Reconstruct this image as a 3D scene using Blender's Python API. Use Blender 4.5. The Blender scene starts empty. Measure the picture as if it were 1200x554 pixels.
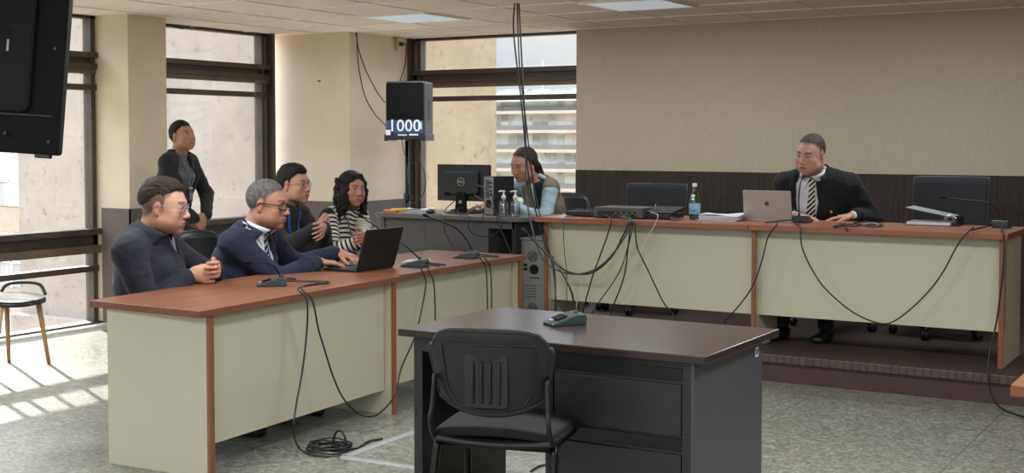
import bpy, bmesh, math, random
import numpy as np
from mathutils import Vector, Matrix, Euler
random.seed(7)
PI = math.pi
scene = bpy.context.scene
COL = scene.collection

# ------------------------------------------------------------------ camera
F_PX = 1500.0; CXP = 600.0; CYP = 227.0; YAW = math.radians(31); PITCH = math.atan(64 / 1500.0); EYE = 1.47
_fw = np.array([-math.sin(YAW) * math.cos(PITCH), math.cos(YAW) * math.cos(PITCH), -math.sin(PITCH)])
_rt = np.array([math.cos(YAW), math.sin(YAW), 0.0]); _up = np.cross(_rt, _fw); _O = np.array([0, 0, EYE])
def on(ax, v, x, y):
    """point of the plane <ax> = v that is seen at photo pixel (x, y)"""
    d = _fw + _rt * (x - CXP) / F_PX - _up * (y - CYP) / F_PX
    i = 'xyz'.index(ax); t = (v - _O[i]) / d[i]
    return Vector(_O + d * t)
cam = bpy.data.cameras.new('camera'); camo = bpy.data.objects.new('camera', cam); COL.objects.link(camo)
cam.sensor_fit = 'HORIZONTAL'; cam.sensor_width = 36.0; cam.lens = F_PX / 1200 * 36
cam.shift_y = (CYP - 277) / 1200.0; cam.clip_end = 1000; cam.clip_start = 0.05
camo.matrix_world = Matrix(((_rt[0], _up[0], -_fw[0], 0), (_rt[1], _up[1], -_fw[1], 0), (_rt[2], _up[2], -_fw[2], EYE), (0, 0, 0, 1)))
scene.camera = camo

# --------------------------------------------------------------- materials
def lin(c):
    c = c / 255.0
    return c / 12.92 if c <= 0.04045 else ((c + 0.055) / 1.055) ** 2.4
def rgb(*c): return (lin(c[0]), lin(c[1]), lin(c[2]), 1.0)
class NT:
    def __init__(s, name):
        s.m = bpy.data.materials.new(name); s.m.use_nodes = True
        s.t = s.m.node_tree; s.b = s.t.nodes['Principled BSDF']; s.out = s.t.nodes['Material Output']
    def n(s, typ, **k):
        nd = s.t.nodes.new(typ)
        for a, b in k.items():
            if a.startswith('i_'): nd.inputs[a[2:].replace('_', ' ')].default_value = b
            else: setattr(nd, a, b)
        return nd
    def l(s, a, b): s.t.links.new(a, b)
    def math(s, op, a, b=None, c=None):
        nd = s.n('ShaderNodeMath', operation=op)
        for i, v in enumerate((a, b, c)):
            if v is None: continue
            if isinstance(v, (int, float)): nd.inputs[i].default_value = v
            else: s.l(v, nd.inputs[i])
        return nd.outputs[0]
    def mix(s, f, a, b):
        nd = s.n('ShaderNodeMix', data_type='RGBA')
        for i, v in ((0, f), (6, a), (7, b)):
            if isinstance(v, (int, float, tuple)): nd.inputs[i].default_value = v
            else: s.l(v, nd.inputs[i])
        return nd.outputs[2]
    def ramp(s, f, stops, interp='LINEAR'):
        r = s.n('ShaderNodeValToRGB'); r.color_ramp.interpolation = interp
        e = r.color_ramp.elements
        while len(e) < len(stops): e.new(0.5)
        for el, (p, c) in zip(e, stops): el.position = p; el.color = c
        s.l(f, r.inputs[0]); return r.outputs[0]
    def coords(s, scale=(1, 1, 1), world=False):
        if world: o = s.n('ShaderNodeNewGeometry').outputs['Position']
        else: o = s.n('ShaderNodeTexCoord').outputs['Object']
        mp = s.n('ShaderNodeMapping'); mp.inputs['Scale'].default_value = scale
        s.l(o, mp.inputs[0]); return mp.outputs[0]
    def noise(s, co, scale, detail=3, rough=0.5):
        nd = s.n('ShaderNodeTexNoise'); nd.inputs['Scale'].default_value = scale
        nd.inputs['Detail'].default_value = detail; nd.inputs['Roughness'].default_value = rough
        s.l(co, nd.inputs['Vector']); return nd.outputs['Fac']
    def bump(s, h, st=0.2, dist=0.01):
        b = s.n('ShaderNodeBump'); b.inputs['Strength'].default_value = st; b.inputs['Distance'].default_value = dist
        s.l(h, b.inputs['Height']); s.l(b.outputs[0], s.b.inputs['Normal'])
    def base(s, c):
        if isinstance(c, tuple): s.b.inputs['Base Color'].default_value = c
        else: s.l(c, s.b.inputs['Base Color'])
    def p(s, rough=0.5, metal=0.0, spec=0.5):
        s.b.inputs['Roughness'].default_value = rough; s.b.inputs['Metallic'].default_value = metal
        s.b.inputs['Specular IOR Level'].default_value = spec
M = {}
def simple(name, c, rough=0.5, metal=0.0, spec=0.5, var=0.06, ns=30.0, bump=0.0, stretch=(1, 1, 1), bscale=None):
    """procedural material: colour with a little noise and an optional bump"""
    t = NT(name); t.p(rough, metal, spec)
    co = t.coords(stretch)
    f = t.noise(co, ns, 4)
    a = tuple(max(0, v * (1 - var * 2)) for v in rgb(*c)[:3]) + (1,)
    b = tuple(min(1, v * (1 + var * 2)) for v in rgb(*c)[:3]) + (1,)
    t.base(t.ramp(f, [(0.3, a), (0.7, b)]))
    if bump: t.bump(t.noise(co, bscale or ns * 6, 3), bump, 0.004)
    M[name] = t.m; return t.m

# walls and the like
simple('cream_paint', (210, 193, 168), 0.7, var=0.03, ns=3, bump=0.05)
simple('cream_plaster', (192, 178, 150), 0.75, var=0.03, ns=2.5, bump=0.06)
t = NT('wallpaper'); t.p(0.8)
co = t.coords((1, 1, 1), True); n1 = t.noise(t.coords((9, 9, 1.2), True), 12, 4); n2 = t.noise(co, 1.3, 3)
t.base(t.mix(t.math('MULTIPLY', n2, 0.5), t.ramp(n1, [(0.3, rgb(180, 168, 145)), (0.7, rgb(192, 180, 156))]), rgb(182, 171, 148)))
t.bump(n1, 0.1, 0.003); M['wallpaper'] = t.m
t = NT('dark_wainscot'); t.p(0.85)
n1 = t.noise(t.coords((60, 60, 1.0), True), 3, 4); n2 = t.noise(t.coords((40, 40, 8), True), 4, 3)
t.base(t.ramp(t.math('ADD', t.math('MULTIPLY', n1, .6), t.math('MULTIPLY', n2, .4)), [(0.32, rgb(38, 30, 26)), (0.5, rgb(52, 42, 36)), (0.7, rgb(76, 64, 55))]))
t.bump(n1, 0.3, 0.004); M['dark_wainscot'] = t.m
simple('grey_wainscot', (98, 86, 80), 0.8, var=0.06, ns=12, bump=0.1)
simple('bronze_frame', (72, 63, 54), 0.5, metal=0.1, var=0.12, ns=6)
simple('bronze_light', (98, 86, 70), 0.5, metal=0.1, var=0.1, ns=6)
simple('steel_grey', (120, 112, 104), 0.5, var=0.05)
# terrazzo floor with wide slab joints
t = NT('terrazzo'); t.p(0.26, spec=0.5)
co = t.coords((1, 1, 1), True)
v = t.n('ShaderNodeTexVoronoi', feature='F1'); v.inputs['Scale'].default_value = 70; t.l(co, v.inputs['Vector'])
v2 = t.n('ShaderNodeTexVoronoi', feature='F1'); v2.inputs['Scale'].default_value = 26; t.l(co, v2.inputs['Vector'])
sp = t.n('ShaderNodeSeparateColor'); t.l(v.outputs['Color'], sp.inputs[0])
sp2 = t.n('ShaderNodeSeparateColor'); t.l(v2.outputs['Color'], sp2.inputs[0])
c1 = t.ramp(sp.outputs[0], [(0.0, rgb(80, 80, 74)), (0.3, rgb(116, 117, 108)), (0.6, rgb(134, 135, 124)), (0.85, rgb(158, 158, 144)), (1, rgb(186, 185, 168))])
c2 = t.ramp(sp2.outputs[1], [(0.0, rgb(96, 96, 88)), (0.5, rgb(128, 129, 118)), (1, rgb(150, 150, 138))])
c3 = t.mix(0.35, c1, c2)
big = t.noise(co, 0.9, 4, 0.6)
c4 = t.mix(t.ramp(big, [(0.35, (0, 0, 0, 1)), (0.75, (1, 1, 1, 1))]), c3, t.mix(0.35, c3, rgb(104, 102, 98)))
sx = t.n('ShaderNodeSeparateXYZ'); t.l(co, sx.inputs[0])
def joint(o, off, per, w):
    f = t.math('FRACT', t.math('DIVIDE', t.math('ADD', o, off), per))
    d = t.math('MULTIPLY', t.math('ABSOLUTE', t.math('SUBTRACT', f, 0.5)), per)
    return t.math('LESS_THAN', d, w)
j = t.math('MAXIMUM', joint(sx.outputs[0], 1.26 + 0.51 + 1.02 * 20, 1.02, 0.005), joint(sx.outputs[1], 0.5 + 1.02 * 20, 1.02, 0.004))
t.base(t.mix(t.math('MULTIPLY', j, 0.6), c4, rgb(82, 82, 76)))
t.l(t.math('ADD', 0.20, t.math('MULTIPLY', big, 0.2)), t.b.inputs['Roughness'])
M['terrazzo'] = t.m
# ceiling tile
t = NT('ceiling_tile'); t.p(0.9)
co = t.coords((1, 1, 1), True); n1 = t.noise(co, 160, 2); n2 = t.noise(co, 1.1, 2)
t.base(t.mix(t.math('MULTIPLY', n2, .5), t.ramp(n1, [(0.35, rgb(216, 204, 190)), (0.6, rgb(236, 224, 210))]), rgb(218, 206, 192)))
t.bump(n1, 0.15, 0.003); M['ceiling_tile'] = t.m
simple('ceiling_bar', (232, 228, 220), 0.5, var=0.03)
# platform covering
t = NT('ribbed_rubber'); t.p(0.5)
co = t.coords((1, 1, 1), True); sx = t.n('ShaderNodeSeparateXYZ'); t.l(co, sx.inputs[0])
f = t.math('FRACT', t.math('MULTIPLY', sx.outputs[0], 22)); r = t.math('LESS_THAN', f, 0.35)
n1 = t.noise(co, 25, 3)
t.base(t.mix(t.math('MULTIPLY', r, 0.55), t.ramp(n1, [(0.3, rgb(70, 56, 53)), (0.7, rgb(86, 70, 66))]), rgb(45, 35, 33)))
t.bump(t.math('SUBTRACT', 1.0, r), 0.4, 0.003); M['ribbed_rubber'] = t.m
t = NT('riser_rubber'); t.p(0.42)
co = t.coords((1, 1, 1), True); n1 = t.noise(co, 60, 3); n2 = t.noise(co, 5, 3)
t.base(t.mix(n2, t.ramp(n1, [(0.3, rgb(58, 42, 40)), (0.72, rgb(78, 58, 55))]), rgb(66, 48, 46)))
t.bump(n1, 0.25, 0.003); M['riser_rubber'] = t.m
# laminates
def wood(name, a, b, c, rough, ax, sc=1.0):
    t = NT(name); t.p(rough)
    st = [30 * sc] * 3; st[ax] = 1.6 * sc
    n1 = t.noise(t.coords(tuple(st)), 1.0, 5, 0.6); n2 = t.noise(t.coords((1, 1, 1)), 2.0, 3)
    t.base(t.mix(t.math('MULTIPLY', n2, .4), t.ramp(n1, [(0.3, rgb(*a)), (0.5, rgb(*b)), (0.7, rgb(*c))]), rgb(*b)))
    if 'top' in name: t.b.inputs['Specular IOR Level'].default_value = .32
    M[name] = t.m
wood('cherry_top', (106, 66, 47), (120, 76, 54), (134, 88, 64), 0.36, 1)
wood('cherry_top_x', (134, 84, 60), (150, 95, 69), (162, 107, 80), 0.36, 0)
wood('cherry_edge', (120, 74, 48), (134, 84, 55), (146, 94, 62), 0.35, 2)
wood('pine_leg', (140, 106, 66), (160, 124, 80), (176, 142, 96), 0.45, 2)
t = NT('cream_laminate'); t.p(0.5)
n1 = t.noise(t.coords((20, 20, 1)), 1.5, 4); n2 = t.noise(t.coords((1, 1, 1)), 1.8, 3)
t.base(t.mix(n2, t.ramp(n1, [(0.3, rgb(187, 183, 159)), (0.7, rgb(191, 187, 163))]), rgb(188, 184, 160))); M['cream_laminate'] = t.m
t = NT('beige_laminate'); t.p(0.5)
n1 = t.noise(t.coords((20, 20, 1)), 1.5, 4)
t.base(t.ramp(n1, [(0.3, rgb(190, 180, 160)), (0.7, rgb(200, 190, 170))])); M['beige_laminate'] = t.m
wood('black_brown_top', (46, 38, 36), (54, 45, 42), (64, 53, 49), 0.2, 0, 1.2)
simple('black_panel', (34, 33, 34), 0.42, var=0.08, ns=14)
simple('slate_panel', (74, 75, 80), 0.38, var=0.05, ns=9, stretch=(8, 8, 1))
simple('grey_desk', (80, 76, 76), 0.5, var=0.06, ns=6)
simple('grey_desk_top', (100, 94, 90), 0.35, var=0.05, ns=6)
simple('black_plastic', (26, 26, 28), 0.42, var=0.12, ns=20)
simple('chair_plastic', (25, 25, 26), 0.5, var=0.1, ns=30, bump=0.12)
simple('chair_fabric', (15, 15, 16), 0.9, var=0.15, ns=60, bump=0.3)
simple('chair_mesh', (17, 18, 22), 0.8, var=0.15, ns=120, bump=0.35)
simple('chair_rim', (44, 45, 50), 0.45, var=0.05)
simple('black_metal', (20, 20, 21), 0.32, metal=0.6, var=0.1)
simple('cable_black', (18, 18, 19), 0.5, var=0.1)
simple('cable_grey', (70, 76, 74), 0.5, var=0.1)
simple('cable_white', (196, 190, 176), 0.5, var=0.05)
simple('chrome', (200, 200, 200), 0.15, metal=1.0, var=0.02)
simple('silver', (176, 170, 162), 0.38, metal=0.55, var=0.02)
simple('mic_green_grey', (46, 60, 62), 0.32, var=0.05)
simple('white_plastic', (222, 220, 214), 0.4, var=0.02)
simple('seat_white', (232, 228, 220), 0.18, var=0.05)
simple('paper', (222, 220, 224), 0.8, var=0.03)
simple('paper_blue', (150, 158, 190), 0.8, var=0.03)
simple('yellow_plastic', (222, 196, 60), 0.5, var=0.03)
simple('orange_plastic', (222, 120, 70), 0.5, var=0.03)
simple('pc_metal', (150, 148, 146), 0.4, metal=0.5, var=0.04)
simple('dark_grille', (11, 11, 13), 0.8, 0, .2, var=0.2, ns=200, bump=0.4)
simple('speaker_side', (76, 74, 76), 0.5, var=0.06)
simple('label_blue', (38, 72, 128), 0.5, var=0.08, ns=50)
simple('label_navy', (18, 26, 52), 0.5, var=0.08)
simple('label_white', (226, 228, 232), 0.5, var=0.02)
simple('outlet_beige', (190, 172, 140), 0.5, var=0.05)
simple('duct_grey', (150, 153, 151), 0.45, var=0.06)
simple('gold', (196, 164, 92), 0.3, metal=0.8, var=0.05)
simple('bottle_label', (130, 176, 204), 0.5, var=0.12, ns=60)
simple('tv_back', (9, 9, 11), 0.75, 0, .2, var=0.1, ns=12)
simple('tv_back_light', (20, 20, 22), 0.7, 0, .2, var=0.06, ns=12)
# exterior
def concrete(name, a, b, c, crack):
    t = NT(name); t.p(0.9)
    co = t.coords((1, 1, 1), True); n1 = t.noise(co, 1.4, 6, 0.65); n2 = t.noise(t.coords((5, 5, .5), True), 2.0, 4); n3 = t.noise(co, 9, 6, 0.75)
    col = t.mix(t.math('MULTIPLY', n2, 0.5), t.ramp(n1, [(0.3, rgb(*a)), (0.7, rgb(*b))]), rgb(*c))
    spots = t.ramp(n3, [(0.34, (1, 1, 1, 1)), (0.44, (0, 0, 0, 1))])
    col = t.mix(t.math('MULTIPLY', spots, 0.55), col, rgb(*[int(v * .6) for v in a]))
    if crack:
        vv = t.n('ShaderNodeTexVoronoi', feature='DISTANCE_TO_EDGE'); vv.inputs['Scale'].default_value = 0.7
        ad = t.n('ShaderNodeVectorMath', operation='ADD'); t.l(co, ad.inputs[0])
        nn = t.n('ShaderNodeTexNoise'); nn.inputs['Scale'].default_value = 2.5; t.l(co, nn.inputs['Vector'])
        t.l(nn.outputs['Color'], ad.inputs[1]); t.l(ad.outputs[0], vv.inputs['Vector'])
        col = t.mix(t.math('MULTIPLY', t.math('LESS_THAN', vv.outputs['Distance'], 0.010), 0.45), col, rgb(120, 96, 70))
    t.base(col); t.bump(n3, 0.2, 0.01); M[name] = t.m
concrete('concrete', (106, 98, 91), (130, 121, 113), (122, 112, 102), False)
concrete('concrete_tan', (106, 92, 72), (124, 109, 88), (114, 98, 76), True)
simple('facade_spandrel', (104, 100, 95), .8)
simple('facade_slab', (136, 124, 110), 0.8, var=0.04, ns=2)
t = NT('facade_glass'); t.p(0.35)
br = t.n('ShaderNodeTexBrick'); br.offset = 0.0; br.inputs['Scale'].default_value = 1.0
br.inputs['Mortar Size'].default_value = 0.07; br.inputs['Brick Width'].default_value = 1.5; br.inputs['Row Height'].default_value = 2.2
br.inputs['Color1'].default_value = rgb(112, 118, 122); br.inputs['Color2'].default_value = rgb(176, 170, 160); br.inputs['Mortar'].default_value = rgb(150, 146, 140)
mp = t.n('ShaderNodeMapping'); mp.inputs['Rotation'].default_value = (PI / 2, 0, 0); tc = t.n('ShaderNodeTexCoord'); t.l(tc.outputs['Object'], mp.inputs[0]); t.l(mp.outputs[0], br.inputs['Vector'])
nz = t.noise(tc.outputs['Object'], 0.22, 3)
t.base(t.mix(t.ramp(nz, [(0.5, (0, 0, 0, 1)), (0.56, (.7, .7, .7, 1))]), br.outputs['Color'], rgb(168, 178, 170))); M['facade_glass'] = t.m
# glass: clear, thin, reflects a little, lets light through
def glass(name, tint=(1, 1, 1, 1), refl=0.08, body=None):
    t = NT(name); t.t.nodes.remove(t.b)
    tr = t.n('ShaderNodeBsdfTransparent'); tr.inputs[0].default_value = tint
    gl = t.n('ShaderNodeBsdfGlossy'); gl.inputs['Roughness'].default_value = 0.03
    lw = t.n('ShaderNodeLayerWeight'); lw.inputs['Blend'].default_value = 0.25
    mx = t.n('ShaderNodeMixShader'); t.l(t.math('ADD', t.math('MULTIPLY', lw.outputs['Fresnel'], 0.5), refl), mx.inputs[0])
    t.l(tr.outputs[0], mx.inputs[1]); t.l(gl.outputs[0], mx.inputs[2]); t.l(mx.outputs[0], t.out.inputs[0])
    M[name] = t.m
glass('window_glass', (0.97, 0.98, 0.97, 1), 0.02)
glass('lens_glass', (0.93, 0.93, 0.95, 1), 0.10)
glass('lens_dark', (0.62, 0.62, 0.68, 1), 0.10)
glass('clear_plastic', (0.86, 0.89, 0.89, 1), 0.12)
glass('green_glass', (0.36, 0.74, 0.52, 1), 0.12)
# light panel (switched on, seen against a bright room)
t = NT('light_diffuser'); t.p(0.4); t.base(rgb(200, 208, 214))
t.b.inputs['Emission Color'].default_value = (0.80, 0.90, 1.0, 1)
f = t.math('FRACT', t.math('MULTIPLY', t.n('ShaderNodeSeparateXYZ').outputs[1], 1.0))
t.b.inputs['Emission Strength'].default_value = 0.30; M['light_diffuser'] = t.m
# cloth, skin
def cloth(name, c, var=0.12, rough=0.9, ns=14, sheen=0.03):
    m = simple(name, c, rough, var=var, ns=ns, bump=0.25, bscale=300)
    m.node_tree.nodes['Principled BSDF'].inputs['Sheen Weight'].default_value = sheen; return m
cloth('navy_fleece', (24, 27, 40)); cloth('navy_suit', (24, 29, 54), 0.08); cloth('black_suit', (15, 16, 20), 0.08)
cloth('black_jacket', (30, 27, 27)); cloth('grey_shirt', (84, 84, 90)); cloth('white_shirt', (214, 214, 222), 0.03)
cloth('blue_shirt', (142, 152, 178), 0.05); cloth('black_shirt', (30, 30, 34)); cloth('dark_trousers', (28, 28, 34))
cloth('denim', (150, 172, 180), 0.1); cloth('khaki_vest', (112, 100, 84), 0.1); cloth('shoe_black', (14, 14, 15), 0.1, 0.35)
cloth('lanyard_blue', (40, 84, 170), 0.1); cloth('lanyard_grey', (104, 104, 112), 0.1); cloth('collar_dark', (52, 48, 44), .1)
def attr_col(name, attr='Col', rough=0.5, spec=0.35, sss=0.0):
    t = NT(name); t.p(rough, spec=spec)
    a = t.n('ShaderNodeAttribute'); a.attribute_name = attr
    n1 = t.noise(t.coords(), 60, 3)
    t.base(t.mix(t.math('MULTIPLY', n1, 0.18), a.outputs['Color'], rgb(146, 92, 70)))
    t.bump(t.noise(t.coords(), 260, 2), 0.08, 0.002)
    M[name] = t.m
attr_col('skin', rough=0.5)
def hair_mat(name, a, b, sc=(1, 1, 1), ns=90):
    t = NT(name); t.p(0.68, spec=0.25)
    n1 = t.noise(t.coords(sc), ns, 3)
    t.base(t.ramp(n1, [(0.3, rgb(*a)), (0.7, rgb(*b))])); t.bump(n1, 0.6, 0.004); M[name] = t.m
hair_mat('hair_black', (14, 12, 12), (34, 29, 27), (1, 1, 3)); hair_mat('hair_dark', (24, 18, 15), (52, 40, 33), (1, 1, 3))
hair_mat('hair_grey', (66, 63, 61), (104, 100, 96), (1, 1, 1), 60); hair_mat('hair_brown', (28, 20, 17), (58, 42, 34), (3, 3, .6), 50)
hair_mat('hair_buzz', (46, 40, 36), (84, 74, 66))
# diagonal tie stripes and the shirt stripes that follow the sleeve
def tie_mat(name, dark, light, per, frac, ang=0.9):
    t = NT(name); t.p(0.6)
    u = t.n('ShaderNodeAttribute'); u.attribute_name = 'along'
    f = t.math('FRACT', t.math('DIVIDE', u.outputs['Fac'], per))
    t.base(t.mix(t.math('LESS_THAN', f, frac), rgb(*dark), rgb(*light))); M[name] = t.m
tie_mat('tie_navy', (20, 24, 40), (196, 200, 210), 0.034, 0.2); tie_mat('tie_black', (16, 17, 24), (214, 214, 208), 0.034, 0.48)
tie_mat('striped_knit', (26, 26, 30), (206, 200, 186), 0.030, 0.56)
M['striped_knit'].node_tree.nodes['Principled BSDF'].inputs['Roughness'].default_value = 0.9

# ------------------------------------------------------------- mesh helpers
def tag(o, label=None, cat=None, group=None, kind=None):
    if label: o['label'] = label
    if cat: o['category'] = cat
    if group: o['group'] = group
    if kind: o['kind'] = kind
    return o
def empty(name, loc=(0, 0, 0), rz=0.0, label=None, cat=None, group=None):
    o = bpy.data.objects.new(name, None); COL.objects.link(o); o.location = loc; o.rotation_euler = (0, 0, rz)
    o.empty_display_size = 0.1
    return tag(o, label, cat, group)
def obj(name, bm, mat, parent=None, smooth=False, bevel=0.0, loc=None, rot=None):
    me = bpy.data.meshes.new(name); bmesh.ops.recalc_face_normals(bm, faces=bm.faces); bm.to_mesh(me); bm.free()
    mats = mat if isinstance(mat, (list, tuple)) else [mat]
    for m in mats: me.materials.append(M[m])
    if smooth:
        me.polygons.foreach_set('use_smooth', [True] * len(me.polygons))
    o = bpy.data.objects.new(name, me); COL.objects.link(o)
    if parent: o.parent = parent
    if loc is not None: o.location = loc
    if rot is not None: o.rotation_euler = rot
    if bevel:
        b = o.modifiers.new('bevel', 'BEVEL'); b.width = bevel; b.segments = 2; b.limit_method = 'ANGLE'; b.angle_limit = 0.7
    return o
def B(): return bmesh.new()
def box(bm, x0, x1, y0, y1, z0, z1, mi=0, mat=None):
    vs = [bm.verts.new(Vector(p) if mat is None else mat @ Vector(p)) for p in ((x0, y0, z0), (x1, y0, z0), (x1, y1, z0), (x0, y1, z0), (x0, y0, z1), (x1, y0, z1), (x1, y1, z1), (x0, y1, z1))]
    for f in ((0, 3, 2, 1), (4, 5, 6, 7), (0, 1, 5, 4), (1, 2, 6, 5), (2, 3, 7, 6), (3, 0, 4, 7)):
        bm.faces.new([vs[i] for i in f]).material_index = mi
    return bm
def prism(bm, pts, d, mi=0):
    """solid from a planar outline (list of 3D points) pushed along vector d"""
    a = [bm.verts.new(Vector(p)) for p in pts]; d = Vector(d)
    b = [bm.verts.new(Vector(p) + d) for p in pts]; n = len(pts)
    bm.faces.new(a).material_index = mi; bm.faces.new(b[::-1]).material_index = mi
    for i in range(n): bm.faces.new([a[i], a[(i + 1) % n], b[(i + 1) % n], b[i]]).material_index = mi
    return bm
def spline(pts, n=8):
    pts = [Vector(p) for p in pts]
    if len(pts) < 3: return pts
    P = [pts[0] * 2 - pts[1]] + pts + [pts[-1] * 2 - pts[-2]]; out = []
    for i in range(1, len(P) - 2):
        for k in range(n):
            t = k / n; a, b, c, d = P[i - 1:i + 3]
            out.append(0.5 * ((2 * b) + (c - a) * t + (2 * a - 5 * b + 4 * c - d) * t * t + (3 * b - a - 3 * c + d) * t ** 3))
    return out + [pts[-1]]
def tube(bm, pts, r, seg=8, smooth=True, n=8, flat=None, mi=0):
    """round tube; r is a number or a list of radii per control point"""
    pts0 = pts; pts = spline(pts, n) if smooth else [Vector(p) for p in pts]
    m = len(pts)
    def rad(i):
        if isinstance(r, (int, float)): return r
        t = i / (m - 1) * (len(r) - 1); k = min(int(t), len(r) - 2); return r[k] + (r[k + 1] - r[k]) * (t - k)
    tan = (pts[1] - pts[0]).normalized(); ref = Vector((0, 0, 1)) if abs(tan.z) < 0.9 else Vector((1, 0, 0))
    u = tan.cross(ref).normalized(); rings = []
    for i, p in enumerate(pts):
        tn = (pts[min(i + 1, m - 1)] - pts[max(i - 1, 0)])
        if tn.length > 1e-9: tan = tn.normalized()
        u = (u - tan * u.dot(tan))
        u = u.normalized() if u.length > 1e-6 else tan.orthogonal().normalized()
        v = tan.cross(u); rr = rad(i)
        fl = flat or 1.0
        rings.append([bm.verts.new(p + (u * math.cos(2 * PI * k / seg) + v * fl * math.sin(2 * PI * k / seg)) * rr) for k in range(seg)])
    for a, b in zip(rings, rings[1:]):
        for k in range(seg): bm.faces.new([a[k], a[(k + 1) % seg], b[(k + 1) % seg], b[k]]).material_index = mi
    bm.faces.new(rings[0][::-1]).material_index = mi; bm.faces.new(rings[-1]).material_index = mi
    return bm
def lathe(bm, prof, seg=24, c=(0, 0, 0), mi=0):
    rings = []
    for r, z in prof:
        rings.append([bm.verts.new((c[0] + r * math.cos(2 * PI * k / seg), c[1] + r * math.sin(2 * PI * k / seg), c[2] + z)) for k in range(seg)])
    for a, b in zip(rings, rings[1:]):
        for k in range(seg): bm.faces.new([a[k], a[(k + 1) % seg], b[(k + 1) % seg], b[k]]).material_index = mi
    bm.faces.new(rings[0][::-1]).material_index = mi; bm.faces.new(rings[-1]).material_index = mi
    return bm
def ball(bm, c, r, seg=16, mi=0):
    r = r if isinstance(r, (tuple, list)) else (r, r, r)
    m = Matrix.Translation(c) @ Matrix.Diagonal((*r, 1))
    res = bmesh.ops.create_uvsphere(bm, u_segments=seg, v_segments=seg // 2, radius=1, matrix=m)
    return bm
def rbox(bm, x0, x1, y0, y1, z0, z1, r, seg=4, axis='z'):
    """box whose corners are rounded in the plane across <axis>"""
    lims = {'z': (x0, x1, y0, y1), 'x': (y0, y1, z0, z1), 'y': (x0, x1, z0, z1)}[axis]
    a0, a1, b0, b1 = lims; out = []
    for cx, cy, st in ((a1 - r, b1 - r, 0), (a0 + r, b1 - r, 1), (a0 + r, b0 + r, 2), (a1 - r, b0 + r, 3)):
        for k in range(seg + 1):
            an = PI / 2 * (st + k / seg); out.append((cx + r * math.cos(an), cy + r * math.sin(an)))
    if axis == 'z': prism(bm, [(a, b, z0) for a, b in out], (0, 0, z1 - z0))
    elif axis == 'x': prism(bm, [(x0, a, b) for a, b in out], (x1 - x0, 0, 0))
    else: prism(bm, [(a, y0, b) for a, b in out], (0, y1 - y0, 0))
    return bm
def grid_sheet(bm, fn, nu, nv, thick=None):
    """sheet from fn(u,v)->Vector; closed with a second offset sheet when thick (a Vector or fn) is given"""
    g = [[bm.verts.new(fn(i / nu, j / nv)) for j in range(nv + 1)] for i in range(nu + 1)]
    if thick is not None:
        h = [[bm.verts.new(fn(i / nu, j / nv) + (thick if isinstance(thick, Vector) else thick(i / nu, j / nv))) for j in range(nv + 1)] for i in range(nu + 1)]
    for i in range(nu):
        for j in range(nv):
            bm.faces.new([g[i][j], g[i + 1][j], g[i + 1][j + 1], g[i][j + 1]])
            if thick is not None: bm.faces.new([h[i][j], h[i][j + 1], h[i + 1][j + 1], h[i + 1][j]])
    if thick is not None:
        ed = [(i, 0) for i in range(nu)] + [(nu, j) for j in range(nv)] + [(nu - i, nv) for i in range(nu)] + [(0, nv - j) for j in range(nv)]
        for a, b in zip(ed, ed[1:] + ed[:1]):
            bm.faces.new([g[a[0]][a[1]], h[a[0]][a[1]], h[b[0]][b[1]], g[b[0]][b[1]]])
    return bm
def copy_tree(o, parent=None):
    c = o.copy(); COL.objects.link(c)
    if parent: c.parent = parent
    for ch in list(o.children): copy_tree(ch, c)
    return c
def text(name, s, size, mat, loc, rot, parent=None, ext=0.001, bold=0.0, align='CENTER', spacing=1.0):
    cu = bpy.data.curves.new(name, 'FONT'); cu.body = s; cu.size = size; cu.extrude = ext; cu.align_x = align; cu.align_y = 'CENTER'; cu.offset = bold; cu.space_character = spacing
    cu.resolution_u = 3
    tmp = bpy.data.objects.new(name, cu); COL.objects.link(tmp)
    dg = bpy.context.evaluated_depsgraph_get(); me = bpy.data.meshes.new_from_object(tmp.evaluated_get(dg))
    bpy.data.objects.remove(tmp)
    me.materials.clear(); me.materials.append(M[mat])
    o = bpy.data.objects.new(name, me); COL.objects.link(o); o.location = loc; o.rotation_euler = rot
    if parent: o.parent = parent
    return o
def cable(label, pts, r=0.004, mat='cable_black', name='cable', group=None, smooth=True, n=8):
    o = obj(name, tube(B(), pts, [v * .8 for v in r] if isinstance(r, list) else r * .8, 7, smooth, n), mat, smooth=True)
    return tag(o, label, 'cable', group)
# ------------------------------------------------------------- the setting
WX = -8.0; WY = 9.97; CZ = 2.435
def struct(name, bm, mat, bevel=0.0, parent=None, smooth=False):
    o = obj(name, bm, mat, parent, smooth, bevel)
    if not parent: o['kind'] = 'structure'
    return o
struct('floor', box(B(), -8.12, 4.5, -7.0, 10.3, -0.12, 0.0), 'terrazzo')
# ceiling slab with openings for nothing: tiles with a T-bar grid
struct('ceiling', box(B(), -8.12, 4.5, -7.0, 10.3, CZ, CZ + 0.12), 'ceiling_tile')
bm = B(); gx = -4.277 - 0.65 * 5
while gx < 4.4:
    box(bm, gx - 0.010, gx + 0.010, -7, 10.0, CZ - 0.006, CZ + 0.001); gx += 0.65
gy = 9.95
while gy > -7:
    box(bm, -8.0, 4.4, gy - 0.010, gy + 0.010, CZ - 0.0065, CZ + 0.001); gy -= 0.65
struct('trim_1', bm, 'ceiling_bar')
# wall at the back: wallpaper above, dark carpet-like wainscot below
struct('wall_back', box(B(), -5.33, 4.5, WY, WY + 0.14, -0.1, CZ + 0.05), 'wallpaper')
struct('trim_2', box(B(), -5.33, 4.5, WY - 0.012, WY, 0.0, 1.20), 'dark_wainscot')
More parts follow.
